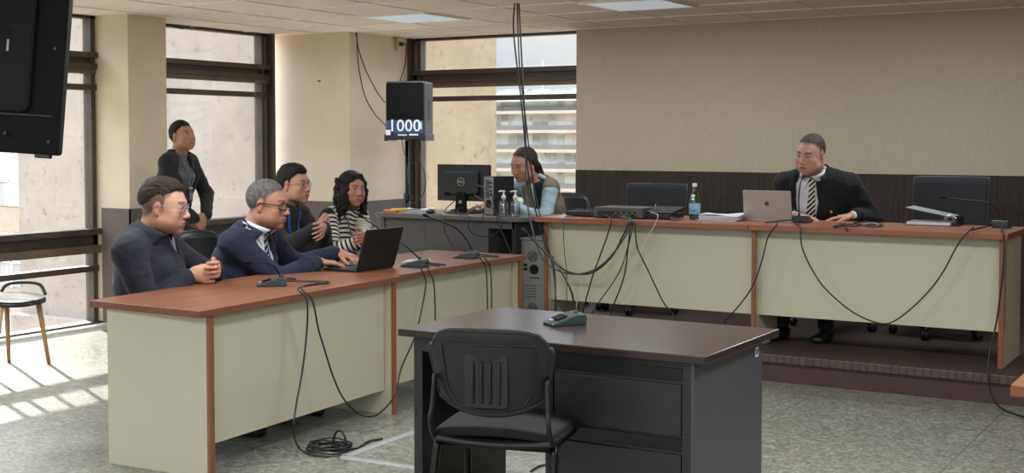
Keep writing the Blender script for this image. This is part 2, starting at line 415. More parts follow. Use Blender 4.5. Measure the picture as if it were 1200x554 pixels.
# corner block in the left back corner, thin pillar between the windows
bm = B(); box(bm, -8.12, -7.22, 9.17, 10.30, 0, CZ + .05); struct('wall_corner', bm, 'cream_paint')
bm = B(); box(bm, -8.0, -7.212, 9.162, 9.172, 0, 0.90); box(bm, -7.224, -7.212, 9.162, 10.1, 0, 0.90); struct('trim_3', bm, 'grey_wainscot')
bm = B(); box(bm, -8.1, -7.64, 6.965, 7.36, 0, CZ + .05); struct('wall_pillar', bm, 'cream_paint')
bm = B(); box(bm, -7.95, -7.632, 6.957, 6.967, 0, 0.93); box(bm, -7.642, -7.632, 6.957, 7.36, 0, 0.93); struct('trim_4', bm, 'grey_wainscot')
# more of the left wall further back towards the camera, outside the photograph
bm = B(); box(bm, -8.1, -7.64, 1.25, 1.42, 0, CZ + .05); struct('wall_left', bm, 'cream_paint')
bm = B(); box(bm, 4.4, 4.5, -7.0, 10.1, 0, CZ + .05); struct('wall_right', bm, 'cream_paint')

def window_unit(name, A0, A1, axis, lows, glassoff=0.06):
    """glazing between A0 and A1 along <axis> ('y' for the left wall, 'x' for the back one); z bands as in the photo"""
    def bx(bm, a0, a1, d0, d1, z0, z1):
        if axis == 'y': box(bm, WX - d1, WX - d0, a0, a1, z0, z1)
        else: box(bm, a0, a1, 10.12 + d0, 10.12 + d1, z0, z1)
    bm = B()
    side = 0.115
    for a0, a1 in ((A0, A0 + 0.03), (A1 - 0.03, A1)): bx(bm, a0, a1, -0.06, 0.10, 0, CZ)       # jambs
    for a0, a1 in ((A0 + 0.075, A0 + side), (A1 - side, A1 - 0.075)): bx(bm, a0, a1, 0.0, 0.09, 0, CZ)
    sh = -0.022 if axis == 'x' else 0.0
    for z0, z1, d in ((CZ - 0.025, CZ, 0.0), (2.105, 2.148, -0.03), (2.06, 2.105, 0.02), (2.02, 2.06, -0.02), (1.853, 1.898, -0.01),
                      (0.725, 0.77, -0.06), (0.64, 0.725, 0.0), (0.43, 0.475, -0.01), (0.0, 0.035, -0.04)):
        bx(bm, A0 + 0.03, A1 - 0.03, d, 0.09, z0 + sh * (z0 < 2.3), z1 + sh * (z0 < 2.3))
    w = struct(name, bm, 'bronze_frame')
    bm = B()
    for a0, a1 in ((A0 + 0.03, A0 + 0.075), (A1 - 0.075, A1 - 0.03)): bx(bm, a0, a1, 0.02, 0.07, 0.035, CZ - 0.03)
    obj('window_frame', bm, 'steel_grey', w)
    bm = B(); bx(bm, A0 + 0.03, A1 - 0.03, -.005, 0.09, 1.982 + sh, 2.02 + sh); bx(bm, A0 + 0.03, A1 - 0.03, -.04, 0.09, .578, .64); obj('window_rail', bm, 'bronze_light', w)
    bm = B()
    for z0, z1 in ((2.15, CZ - .01), (1.89, 1.99), (0.76, 1.86), (0.46, 0.59), (0.03, 0.44)):
        bx(bm, A0 + side - .01, A1 - side + .01, glassoff, glassoff + 0.006, z0, z1)
    obj('glass_pane', bm, 'window_glass', w)
    return w
window_unit('window_1', 1.4, 7.03, 'y', None)
window_unit('window_4', -6.9, 1.26, 'y', None)  # unseen glazing nearer the camera, added to let in more daylight
window_unit('window_2', 7.34, 8.99, 'y', None)
window_unit('window_3', -7.22, -5.20, 'x', None)
# wall above head of left glazing is hidden by the ceiling; low kerb with a groove runs along the floor
bm = B(); box(bm, -7.98, -7.86, 1.4, 6.96, 0, 0.022); box(bm, -7.80, -7.79, 1.4, 6.96, 0, 0.006)
struct('trim_5', bm, 'seat_white')
# raised platform, ribbed on top, with a nosing
PZ = 0.17; PF = 7.40
bm = B(); box(bm, -6.2, 4.4, PF + 0.03, WY - 0.012, 0.0, PZ - 0.05)
pl = struct('platform', bm, 'riser_rubber')
obj('platform_top', box(B(), -6.2, 4.4, PF, WY - 0.012, PZ - 0.052, PZ), 'ribbed_rubber', pl, bevel=0.006)
# light panels set into the ceiling grid
def panel(cx, cy, label):
    t = empty('ceiling_light', (cx, cy, CZ - 0.012), 0, label, 'ceiling light', 'ceiling light panels')
    bm = B()
    for x0, x1, y0, y1 in ((-.315, .315, -.315, -.295), (-.315, .315, .295, .315), (-.315, -.295, -.295, .295), (.295, .315, -.295, .295)):
        box(bm, x0, x1, y0, y1, -0.004, 0.010)
    obj('light_frame', bm, 'ceiling_bar', t)
    bm = B()
    for k in range(14):
        a = -.295 + .59 * k / 14; prism(bm, [(-.295, a, 0.006), (-.295, a + .021, -0.002), (-.295, a + .042, 0.006)], (.59, 0, 0))
    obj('diffuser', bm, 'light_diffuser', t)
panel(-5.902, 8.325, 'square ceiling light panel in front of the back window')
panel(-3.952, 8.325, 'square ceiling light panel above the left end of the long bench')
panel(-2.002, 8.325, 'ceiling light panel cut by the top right edge of the photo')

# ------------------------------------------------------------- outside
bm = B(); box(bm, -14.0, -8.32, 10.9, 13.39, -6, 14)
t = tag(obj('concrete_tower', bm, 'concrete'), 'bare stained concrete wing of the building outside the left windows', 'building')
bm = B(); box(bm, -8.32, -8.27, 10.9, 13.39, -6, 14); obj('side_wall', bm, 'concrete_tan', t)['label'] = 'cracked tan concrete side seen through the back window'
bm = B(); box(bm, -14.0, -8.3, 10.75, 10.9, -1.1, -0.78); obj('ledge', bm, 'concrete', t)
tb = tag(obj('office_building', box(B(), -150, -50, 181.2, 200, -40, 9.6), 'facade_glass'), 'distant pale office block with long balcony bands outside the back window', 'building')
bm = B()
for k in range(14):
    z = 5.85 - 3.12 * (k - 1)
    if k > 0: box(bm, -150, -50, 179.2, 181.3, z - 0.28, z + 0.22)
obj('balcony_slab', bm, 'facade_slab', tb)
bm = B()
for k in range(14):
    z = 5.85 - 3.12 * (k - 1)
    if k > 0: box(bm, -150, -50, 180.6, 181.25, z + 0.22, z + 0.95)
obj('spandrel', bm, 'facade_spandrel', tb)
bm = B(); box(bm, -150, -50, 179.2, 179.5, 8.95, 9.1); box(bm, -150, -50, 179.2, 181, 7.6, 7.9)
for k in range(60): box(bm, -150 + k * 1.7, -149.9 + k * 1.7, 179.2, 179.3, 7.9, 9.0)
obj('roof_railing', bm, 'duct_grey', tb)
obj('antenna', tube(B(), [(-104.1, 183, 9), (-104.1, 183, 14.3)], 0.12, 6), 'duct_grey', tb)
tb = tag(obj('office_block', box(B(), -62, -36, 31, 44, -14, 12), 'facade_slab'), 'grey office block with framed windows behind the chair by the window', 'building')
bm = B()
for i in range(16):
    for k in range(8): box(bm, -61 + i * 1.55, -59.7 + i * 1.55, 30.96, 31.0, -13 + k * 3.0, -11.0 + k * 3.0)
obj('window_bands', bm, 'facade_glass', tb)
bm = B()
for i in range(16):
    for k in range(8):
        box(bm, -61.05 + i * 1.55, -59.65 + i * 1.55, 30.9, 30.99, -12.1 + k * 3.0, -12.02 + k * 3.0); box(bm, -60.39 + i * 1.55, -60.31 + i * 1.55, 30.9, 30.99, -13 + k * 3.0, -11.0 + k * 3.0)
obj('window_bars', bm, 'label_white', tb)

# --------------------------------------------------------------- furniture
def front_table(label, loc, L, rz, first=True):
    """cream panel table, cherry top; local +y runs along it, front panel towards +x"""
    t = empty('courtroom_table', loc, rz, label, 'table', 'cream panelled tables')
    obj('tabletop', prism(B(), [(-.665 if first else -.70, .025 if first else 0, .710), (.03, -.03, .710), (.03, L, .710), (-.70, L, .710)], (0, 0, .03)), 'cherry_top', t, bevel=0.002)
    if first:
        obj('end_panel', box(B(), -0.58, 0.0, 0.05, 0.075, 0.0, 0.710), 'cream_laminate', t)
        obj('edge_strip', box(B(), 0.0, 0.016, 0.046, 0.078, 0.0, 0.710), 'cherry_edge', t)
    obj('modesty_panel', box(B(), -0.06, -0.042, 0.08, L - 0.06, 0.13, 0.710), 'cream_laminate', t)
    bm = B(); y = L - 0.05
    prism(bm, [(0.0, y, 0), (0.0, y, .71), (-0.58, y, .71), (-0.58, y, .0), (-.22, y, 0), (-0.22, y, 0.0)], (0, 0.022, 0))
    obj('end_panel', bm, 'cream_laminate', t)
    obj('edge_strip', box(B(), 0.0, 0.016, y - .002, y + .024, 0.0, 0.710), 'cherry_edge', t)
    return t
front_table('cherry topped cream table nearest the camera, under the two men in jackets', (-3.955, 3.98, 0), 1.56, math.radians(3.5))
front_table('cherry topped cream table behind the black open laptop', (-4.085, 5.56, 0), 1.40, math.radians(1.0), False)

def bench(label, x0, L, rightend):
    t = empty('courtroom_bench_desk', (x0, 7.60, PZ), 0, label, 'desk', 'long cream bench desks')
    obj('desktop', box(B(), -0.04 if x0 < -4 else 0.0, L + (0.03 if rightend else 0), -0.06, 0.62, 0.738, 0.770), 'cherry_top_x', t, bevel=0.002)
    obj('front_panel', box(B(), 0.02, L - 0.0, 0.06, 0.078, 0.20, 0.738), 'cream_laminate', t)
    obj('side_panel', box(B(), 0.0, 0.022, 0.016, 0.56, 0.0, 0.738), 'cream_laminate', t)
    obj('edge_strip', box(B(), -0.002, 0.024, 0.0, 0.016, 0.0, 0.738), 'cherry_edge', t)
    if rightend:
        obj('side_panel', box(B(), L - 0.022, L, 0.016, 0.56, 0.0, 0.738), 'beige_laminate', t)
        obj('edge_strip', box(B(), L - 0.024, L + 0.002, 0.0, 0.016, 0.0, 0.738), 'cherry_edge', t)
    return t
bench('left bench desk carrying the black recording devices and the green bottle', -4.31, 1.485, False)
bench('right bench desk where the man with the striped tie sits', -2.82, 1.49, True)
JZ = PZ + 0.770

# black office desk in the foreground
t = empty('office_desk', (-2.245, 4.30, 0), 0, 'black metal office desk with a dark brown top standing in the foreground', 'desk')
bm = B(); prism(bm, [(-.625, -.37, .722), (.625, -.37, .722), (.625, .37, .722), (-.625, .37, .722)], (0, 0, .028))
obj('desktop', bm, 'black_brown_top', t, bevel=0.004)
obj('leg_panel', box(B(), -.60, -.56, -.30, .32, 0, .722), 'black_panel', t, bevel=0.003)
obj('modesty_panel', box(B(), -.56, .0, .20, .215, .24, .722), 'black_panel', t)
obj('apron', box(B(), -.56, .0, -.30, -.285, .66, .722), 'black_panel', t)
bm = B(); box(bm, .03, .535, -.318, -.30, .0, .722); box(bm, .0, .03, -.33, .33, 0, .722); box(bm, .03, .535, -.31, .33, 0.0, .05); box(bm, .03, .535, .31, .33, .05, .722); box(bm, .03, .535, -.31, .31, .69, .722)
box(bm, .53, .562, -.33, .33, 0, .722)
obj('pedestal', bm, 'black_panel', t)
obj('side_panel', box(B(), .562, .572, -.33, .33, 0, .722), 'slate_panel', t)
for z0, z1 in ((.465, .695), (.06, .455)):
    d = obj('drawer', box(B(), .038, .526, -.331, -.316, z0, z1 - .055), 'black_panel', t, bevel=0.002)
    bm = B(); prism(bm, [(.038, -.317, z1 - .05), (.038, -.329, z1), (.038, -.317, z1)], (.488, 0, 0))
    obj('drawer_pull', bm, 'black_plastic', d)
st = tag(obj('inventory_sticker', box(B(), -1.673, -1.6715, 4.555, 4.585, .655, .69), 'label_white'), 'small white barcode sticker on the side of the black desk', 'sticker')
bm = B()
for k in range(4): box(bm, -1.6716, -1.6710, 4.559 + k * .006, 4.562 + k * .006, .66, .683)
obj('barcode', bm, 'black_plastic', st)

# visitor chair at the desk, seen from behind
def visitor_chair(label, loc, rz):
    t = empty('visitor_chair', loc, rz, label, 'chair')
    W = 0.218
    def shell(u, v, off=0.0):
        x = (u - .5) * 2; z = v
        hw = W * (1 - 0.16 * (1 - v) ** 1.5) 
        # rounded outline
        zz = .610 + .230 * v
        zz += (-0.050 * (1 - v) * (1 - abs(x) ** 2.5)) - (0.060 * v ** 5 * abs(x) ** 6)
        y = -0.035 * v + 0.055 * x * x * -1 * -1 - 0.03
        return Vector((x * hw * (1 - 0.10 * max(0, v - .75) * 4 * abs(x) ** 6), y + off, zz))
    bm = B(); grid_sheet(bm, lambda u, v: shell(u, v), 18, 12, Vector((0, 0.026, 0)))
    o = obj('backrest_shell', bm, 'chair_plastic', t, smooth=True, bevel=0.004)
    # raised rim round the shell
    pts = [shell(u, 1.0) for u in np.linspace(0, 1, 14)]
    bm = B(); loop = [shell(0, v) for v in np.linspace(0, 1, 8)] + [shell(u, 1.0) for u in np.linspace(.03, .97, 14)] + [shell(1, v) for v in np.linspace(1, 0, 8)] + [shell(u, 0) for u in np.linspace(.97, .03, 12)]
    loop = [p + Vector((0, .010, 0)) for p in loop]
    tube(bm, loop + [loop[0]], 0.011, 8, False); obj('backrest_rim', bm, 'chair_plastic', t, smooth=True)
    bm = B(); lp = []
    for u in np.linspace(.12, .88, 12): lp.append(shell(u, .84))
    for v in np.linspace(.78, .18, 6): lp.append(shell(.88, v))
    for u in np.linspace(.82, .18, 8): lp.append(shell(u, .06))
    for v in np.linspace(.18, .78, 6): lp.append(shell(.12, v))
    tube(bm, [p - Vector((0, .001, 0)) for p in lp] + [lp[0]], 0.004, 6, False); obj('panel_seam', bm, 'chair_plastic', t, smooth=True)
    bm = B(); rbox(bm, -.075, .075, -.052, -.03, .585, .760, .018, 4, 'y')
    obj('rib_panel', bm, 'chair_plastic', t, bevel=0.003)
    bm = B()
    for k in range(4): tube(bm, [(-.045 + k * .030, -.053, .602), (-.045 + k * .030, -.056, .67), (-.045 + k * .030, -.053, .74)], .0065, 8)
    obj('ribs', bm, 'chair_plastic', t, smooth=True)
    def pad(u, v): 
        x = (u - .5) * 2; return Vector((x * .175 * (1 - .15 * v ** 4), .045 - 0.035 * v, 0.62 + .17 * v))
    obj('back_cushion', grid_sheet(B(), pad, 10, 8, Vector((0, .025, 0))), 'chair_fabric', t, smooth=True, bevel=.006)
    def seat(u, v):
        x = (u - .5) * 2; y = v
        return Vector((x * (.205 + .02 * v), .03 + .43 * v, .492 + .014 * (1 - x * x) - .02 * v ** 4))
    obj('seat', grid_sheet(B(), seat, 14, 12, Vector((0, 0, -.035))), 'chair_fabric', t, smooth=True, bevel=.008)
    def pan(u, v):
        x = (u - .5) * 2
        return Vector((x * (.21 + .02 * v), .01 + .44 * v, .458 + .012 * x * x))
    obj('seat_shell', grid_sheet(B(), pan, 12, 8, Vector((0, 0, -.018))), 'chair_plastic', t, smooth=True, bevel=.008)
    for s in (-1, 1):
        tube_pts = [(s * .195, .0, .68), (s * .200, -.01, .58), (s * .205, -.02, .53), (s * .205, .02, .470), (s * .205, .10, .455)]
        obj('back_bracket', tube(B(), tube_pts, .014, 8, True, 6, 0.6), 'chair_plastic', t, smooth=True)
        obj('leg', tube(B(), [(s * .205, .06, .45), (s * .215, -.01, .2), (s * .225, -.07, 0.0)], .0135, 10), 'black_metal', t, smooth=True)
        obj('leg', tube(B(), [(s * .205, .38, .45), (s * .215, .42, .2), (s * .22, .45, 0.0)], .0135, 10), 'black_metal', t, smooth=True)
    obj('seat_frame', tube(B(), [(-.205, .06, .435), (-.205, .38, .435), (.205, .38, .435), (.205, .06, .435), (-.205, .06, .435)], .011, 8, False), 'black_metal', t, smooth=True)
    return t
visitor_chair('black padded visitor chair with ribbed plastic back pulled up to the black desk', (-2.238, 3.585, 0), math.radians(15))

# grey side desk on the platform where the woman works
t = empty('grey_side_desk', (-5.28, 7.74, PZ), 0, 'grey metal desk under the monitor and the upright computer', 'desk')
obj('desktop', rbox(B(), -.60, .70, 0.0, .62, .715, .745, .06, 5), 'grey_desk_top', t, bevel=0.003)
obj('front_panel', box(B(), -.56, -.16, .06, .075, .03, .715), 'grey_desk', t)
obj('front_panel', box(B(), -.155, .38, .055, .07, .03, .715), 'grey_desk', t)
obj('leg_panel', box(B(), -.56, -.53, .05, .57, 0, .715), 'grey_desk', t)
obj('leg_panel', box(B(), .37, .40, .05, .57, 0, .715), 'grey_desk', t)
obj('rail', box(B(), .40, .62, .05, .07, .66, .715), 'grey_desk', t)
obj('leg_panel', box(B(), .60, .63, .05, .57, 0, .715), 'black_panel', t)
GZ = PZ + 0.745

rad18 = math.radians(18)
# chair by the left window, cut by the frame edge
t = empty('window_chair', (-6.95, 5.31, 0), rad18, 'white seated chair with wooden legs and black arm by the left window', 'chair')
def wseat(u, v):
    a = 2 * PI * u; ex = abs(math.cos(a)) ** .7 * (1 if math.cos(a) > 0 else -1); ey = abs(math.sin(a)) ** .7 * (1 if math.sin(a) > 0 else -1)
    return Vector((ex * .21 * v, ey * .22 * v, .455 + .012 * v * v - .02 * max(0, ex) * v))
obj('seat_rim', grid_sheet(B(), lambda u, v: wseat(u, v) + Vector((0, 0, -.006)), 28, 3, Vector((0, 0, -.022))), 'black_plastic', t, smooth=True)
obj('seat', grid_sheet(B(), lambda u, v: wseat(u, v * .95), 28, 3, Vector((0, 0, .008))), 'seat_white', t, smooth=True)
for a, b in (((.115, .16, .44), (.148, .225, 0)), ((.09, -.19, .44), (.10, -.30, 0)), ((-.115, .16, .44), (-.148, .225, 0)), ((-.115, -.16, .44), (-.148, -.24, 0))):
    obj('leg', tube(B(), [a, b], [.019, .012], 10, False), 'pine_leg', t, smooth=True)
obj('armrest', tube(B(), [(-.18, .20, .47), (-.15, .22, .515), (-.05, .235, .53), (.08, .23, .522), (.14, .21, .46)], .011, 8), 'black_plastic', t, smooth=True)
obj('backrest_support', tube(B(), [(-.15, .02, .46), (-.235, .0, .55), (-.25, .0, .80)], .018, 8), 'black_plastic', t, smooth=True)
obj('backrest', grid_sheet(B(), lambda u, v: Vector((-.25 - .05 * (1 - (2 * u - 1) ** 2), (u - .5) * .40, .66 + .22 * v)), 10, 6, Vector((.02, 0, 0))), 'black_plastic', t, smooth=True)

# corner of a cherry table at the right edge of the photo
ct = on('z', .75, 1184, 451)
t = empty('corner_table', (ct.x + .52, ct.y + .5, 0), 0, 'cherry wood tabletop corner cut by the right edge of the photo', 'table')
obj('tabletop', box(B(), -.52, .5, -.5, .7, .716, .75), 'cherry_edge', t, bevel=0.003)
for x in (-.42, .42):
    for y in (-.42, .40): obj('leg', box(B(), x - .025, x + .025, y - .025, y + .025, 0, .705), 'black_metal', t)

# mesh task chairs; backs visible over the bench, castors under it
def task_chair(label, loc, rz, top, w=0.46, group='mesh backed office chairs at the bench', mesh='chair_mesh', arms=True, round_=False, bs=1.0):
    t = empty('task_chair', loc, rz, label, 'chair', group)
    # local +y is where the sitter looks; back at -y
    zb = 0.56
    def back(u, v):
        x = (u - .5) * 2; hw = w / 2 * (1 - .05 * (1 - v)) * (1 - (0.22 * v ** 6 + .1 * (1 - v) ** 6 if round_ else 0.02 * v ** 10))
        return Vector((x * hw, -.26 - .06 * v + .05 * x * x, zb + (top - zb) * v * (1 - (0.05 * abs(x) ** 4 if round_ else 0))))
    obj('backrest', grid_sheet(B(), back, 14, 10, Vector((0, .012 if not round_ else .04, 0))), mesh, t, smooth=True)
    loop = [back(0, v) for v in np.linspace(0, 1, 8)] + [back(u, 1) for u in np.linspace(.05, .95, 12)] + [back(1, v) for v in np.linspace(1, 0, 8)] + [back(u, 0) for u in np.linspace(.95, .05, 10)]
    obj('back_frame', tube(B(), loop + [loop[0]], .010 if not round_ else .016, 8, False), 'chair_rim' if not round_ else 'black_plastic', t, smooth=True)
    obj('spine', tube(B(), [(0, -.30, .70), (0, -.31, .5), (0, -.2, .42), (0, 0, .41)], .02, 8), 'black_plastic', t, smooth=True)
    obj('seat', grid_sheet(B(), lambda u, v: Vector(((u - .5) * .48, -.22 + .46 * v, .48 - .03 * v ** 5 + .01 * abs(2 * u - 1) ** 2)), 12, 10, Vector((0, 0, -.06))), 'chair_fabric', t, smooth=True, bevel=.01)
    obj('gas_lift', tube(B(), [(0, 0, .43), (0, 0, .09)], [.03, .022], 12, False), 'black_metal', t, smooth=True)
    for k in range(5):
        a = 2 * PI * k / 5 + .3; c, s_ = math.cos(a), math.sin(a)
        lg = obj('leg', tube(B(), [(c * .02, s_ * .02, .10), (c * .29 * bs, s_ * .29 * bs, .068)], [.022, .012], 8, False), 'black_plastic', t, smooth=True)
        bm = B()
        for sd in (-1, 1):
            o = Vector((c * .29 * bs - s_ * .012 * sd, s_ * .29 * bs + c * .012 * sd, .028)); ax = Vector((-s_, c, 0)) * .008
            tube(bm, [o - ax, o + ax], .028, 14, False)
        tube(bm, [(c * .29 * bs, s_ * .29 * bs, .03), (c * .29 * bs, s_ * .29 * bs, .072)], .008, 8, False)
        obj('caster', bm, 'black_plastic', lg, smooth=True)
    if arms:
        for sd in (-1, 1):
            obj('armrest', tube(B(), [(sd * .26, -.18, .47), (sd * .29, -.16, .60), (sd * .29, -.08, .655), (sd * .29, .12, .65), (sd * .28, .16, .60), (sd * .26, .12, .47)], .013, 8), 'chrome' if round_ else 'black_plastic', t, smooth=True)
    return t
# ------------------------------------------------------- chairs at the bench
task_chair('low mesh office chair behind the black recording devices', (-4.12, 8.80, PZ), PI + .06, .95, .49)
task_chair('tall mesh office chair at the right end of the bench, empty', (-1.93, 8.72, PZ), PI - .05, 1.04, .50)
task_chair('office chair under the man in the black suit with the striped tie', (-2.62, 8.72, PZ), PI, .80, .44)
task_chair('dark office chair behind the woman at the monitor', (-4.72, 8.62, PZ), PI + .5, .86, .44, None, 'black_plastic', True, True)
task_chair('black office chair of the man with navy suit, its rounded back behind him', (-5.10, 5.40, 0), -PI / 2 + .1, .93, .44, 'padded office chairs at the cream tables', 'black_plastic', True, True)
task_chair('black office chair under the man in the navy fleece jacket', (-4.92, 4.80, 0), -PI / 2 + .3, .74, .38, 'padded office chairs at the cream tables', 'black_plastic', False, True, .82)
task_chair('office chair under the young man with folded arms', (-5.55, 6.10, 0), -PI / 2, .80, .42, 'padded office chairs at the cream tables', 'black_plastic', True, True)
task_chair('office chair with curved chrome arms under the woman in striped knitwear', (-5.42, 6.78, 0), -PI / 2 - .2, .80, .42, 'padded office chairs at the cream tables', 'black_plastic', True, True)

# ----------------------------------------------------- gooseneck microphones
def gooseneck(label, loc, rz, neck, lit=False):
    """wedge shaped desk unit, low nose towards local +y; neck = world points from socket to tip"""
    t = empty('gooseneck_microphone', loc, rz, label, 'microphone', 'gooseneck desk microphones')
    bm = B()
    prism(bm, [(-.048, -.068, 0), (-.048, .078, 0), (-.048, .080, .010), (-.048, -.03, .044), (-.048, -.06, .046), (-.048, -.070, .030)], (.096, 0, 0))
    obj('base', bm, 'mic_green_grey', t, bevel=0.007)
    m = Matrix.Translation((0, .028, .0295)) @ Matrix.Rotation(-.30, 4, 'X')
    bm = B(); box(bm, -.030, .030, -.022, .022, 0, .003, mat=m); obj('speaker_grille', bm, 'dark_grille', t)
    bm = B(); box(bm, -.012, .012, .030, .042, -.002, .004, mat=m); obj('button', bm, 'silver', t)
    inv = (Matrix.Translation(loc) @ Matrix.Rotation(rz, 4, 'Z')).inverted()
    P = [inv @ Vector(p) for p in neck]
    obj('gooseneck', tube(B(), P, .0042, 8), 'black_metal', t, smooth=True)
    d = (P[-1] - P[-2]).normalized()
    obj('microphone_head', tube(B(), [P[-1] - d * .012, P[-1], P[-1] + d * .022, P[-1] + d * .03], [.005, .0085, .0085, .005], 10, False), 'dark_grille', t, smooth=True)
    obj('socket', tube(B(), [P[0] - Vector((0, 0, .008)), P[0] + Vector((0, 0, .012))], .009, 10, False), 'black_plastic', t, smooth=True)
    return t
o = on
gooseneck('microphone on the cream table in front of the man in navy suit', (-4.295, 4.83, .74), PI / 2 + .75, [(-4.265, 4.86, .785), o('x', -4.28, 321, 312), o('x', -4.31, 312, 308), o('x', -4.36, 292, 307)])
gooseneck('microphone whose base sits just behind the black laptop', (-4.24, 5.985, .74), PI / 2 + .3, [(-4.215, 5.99, .785), o('x', -4.27, 474, 287), o('x', -4.45, 455, 275), o('x', -4.62, 424, 254)])
gooseneck('microphone at the far end of the cherry topped tables', (-4.28, 6.585, .74), PI / 2 + .3, [(-4.25, 6.60, .785), o('x', -4.27, 546, 280), o('x', -4.30, 532, 266), o('x', -4.35, 500, 253)])
gooseneck('microphone standing alone on the black desk', (-2.375, 4.36, .75), PI / 2 + .95, [(-2.345, 4.385, .792), o('y', 4.42, 669, 340), o('y', 4.45, 655, 314), o('y', 4.47, 632, 288), o('y', 4.48, 617, 273)])
gooseneck('microphone between the silver laptop and the papers, in front of the speaking man', (-2.60, 7.93, JZ), .1, [(-2.615, 7.89, JZ + .045), o('y', 7.92, 936, 232), o('y', 7.96, 938, 215), o('y', 8.02, 941, 208)])
gooseneck('microphone at the right end of the bench with its neck bent over to the left', (-1.43, 8.09, JZ), .0, [(-1.43, 8.05, JZ + .045), o('y', 8.1, 1168, 244), o('y', 8.12, 1155, 237), o('y', 8.16, 1128, 234), o('y', 8.2, 1107, 231.5)])

# ----------------------------------------------------------- laptops, papers
def laptop(label, loc, rz, w, d, lid, ang, base_m, lid_m, dark=True):
    """hinge along local x at y=0; keyboard towards local -y... user sits at -y"""
    t = empty('laptop', loc, rz, label, 'laptop')
    obj('keyboard_base', rbox(B(), -w / 2, w / 2, -d, 0, 0, .014, .01), base_m, t, bevel=.002)
    bm = B()
    for r in range(5):
        for c in range(13): box(bm, -w * .43 + c * w * .0665, -w * .43 + c * w * .0665 + w * .055, -.035 - r * .021, -.035 - r * .021 + .017, .0138, .0158)
    obj('keys', bm, 'black_plastic', t)
    obj('touchpad', box(B(), -.05, .05, -d + .015, -d + .075, .0138, .0146), 'dark_grille' if dark else 'silver', t)
    m = Matrix.Translation((0, 0, .012)) @ Matrix.Rotation(-ang, 4, 'X')
    o_ = obj('lid', rbox(B(), -w / 2, w / 2, -.003, .004, 0, lid, .01, 4, 'y'), lid_m, t, bevel=.0015); o_.matrix_local = m
    s = obj('screen', box(B(), -w / 2 + .008, w / 2 - .008, -.0036, -.003, .012, lid - .01), 'black_plastic', o_)
    return t, o_
t, l = laptop('black laptop open in front of the man in navy suit', (-4.325, 5.715, .74), -PI / 2, .345, .235, .235, .30, 'black_plastic', 'black_plastic')
t, l = laptop('silver laptop with fruit emblem in front of the man in black suit', (-2.835, 7.93, JZ), PI - .02, .325, .22, .190, .16, 'silver', 'silver', False)
# emblem on the lid: bitten fruit with a leaf
bm = B(); pts = []
for k in range(40):
    a = 2 * PI * k / 40; r = .0145 * (1 - .10 * max(0, math.sin(a)) ** 6 + .0) * (1 + .10 * abs(math.cos(a))) * (1 - .08 * max(0, -math.sin(a)) ** 8)
    x, z = r * math.cos(a), r * math.sin(a)
    dx, dz = x + .0185, z - .002
    dd = math.hypot(dx, dz)
    if dd < .0075: x, z = -.0185 + dx / dd * .0075, .002 + dz / dd * .0075
    pts.append((x, .0041, z + .105))
prism(bm, pts, (0, .0006, 0)); prism(bm, [(-.001, .0041, .122), (-.006, .0041, .125), (-.007, .0041, .131), (-.002, .0041, .128)], (0, .0006, 0))
obj('emblem', bm, 'bronze_frame', l)

def paper_stack(label, loc, rz, w, d, h, n=7, group=None):
    bm = B(); rnd = random.Random(int(loc[0] * 1000) & 255)
    for k in range(n):
        m = Matrix.Translation((rnd.uniform(-.006, .006), rnd.uniform(-.006, .006), 0)) @ Matrix.Rotation(rnd.uniform(-.05, .05), 4, 'Z')
        box(bm, -w / 2, w / 2, -d / 2, d / 2, h * k / n, h * (k + .85) / n, mat=m, mi=1 if k % 3 == 1 else 0)
    def top(u, v): return Vector(((u - .5) * w, (v - .5) * d, h + .004 + .006 * math.sin(u * 5 + v * 3)))
    grid_sheet(bm, top, 8, 6, Vector((0, 0, -.002)))
    t = obj('paper_stack', bm, ['paper', 'paper_blue'], None, loc=loc, rot=(0, 0, rz)); return tag(t, label, 'papers', group)
paper_stack('stack of loose white papers left of the silver laptop', (-3.13, 7.90, JZ), .1, .26, .25, .034)
t = paper_stack('white sheet lying behind the black laptop on the cherry table', (-4.40, 6.22, .74), .2, .10, .20, .002, 1)
obj('printed_logo', box(B(), .0, .035, .02, .07, .0072, .0085), 'label_navy', t)
# ring file lying open on the bench
t = empty('ring_binder', (-1.83, 8.13, JZ), .03, 'ring binder lying half open with white pages on the bench', 'binder')
obj('pages', box(B(), -.15, .11, -.10, .12, .004, .022), 'paper', t, bevel=.002)
obj('cover', box(B(), -.155, .15, -.11, .13, 0, .004), 'black_plastic', t)
m = Matrix.Translation((.12, 0, .058)) @ Matrix.Rotation(.19, 4, 'Y')
bm = B(); box(bm, -.28, .0, -.11, .13, -.003, 0, mat=m); obj('cover', bm, 'duct_grey', t)
bm = B(); box(bm, .145, .150, -.11, .13, 0, .055); obj('spine', bm, 'black_plastic', t, bevel=.002)
bm = B(); tube(bm, [(.13, -.06, .01), (.115, -.06, .05), (.09, -.06, .06), (.06, -.06, .03)], .003, 6); tube(bm, [(.13, .02, .01), (.115, .02, .05), (.09, .02, .06), (.06, .02, .03)], .003, 6)
tube(bm, [(.07, -.09, .055), (.11, -.085, .064), (.145, -.08, .045)], .006, 8); obj('ring_mechanism', bm, 'chrome', t, smooth=True)
# phone on the table
t = tag(obj('mobile_phone', rbox(B(), -.038, .038, -.075, .075, 0, .009, .01), 'black_plastic', None, bevel=.002, loc=(-4.40, 5.03, .74), rot=(0, 0, .2)), 'black mobile phone lying behind the first table microphone', 'phone')
obj('screen', rbox(B(), -.035, .035, -.071, .071, .0088, .0094, .008), 'dark_grille', t)

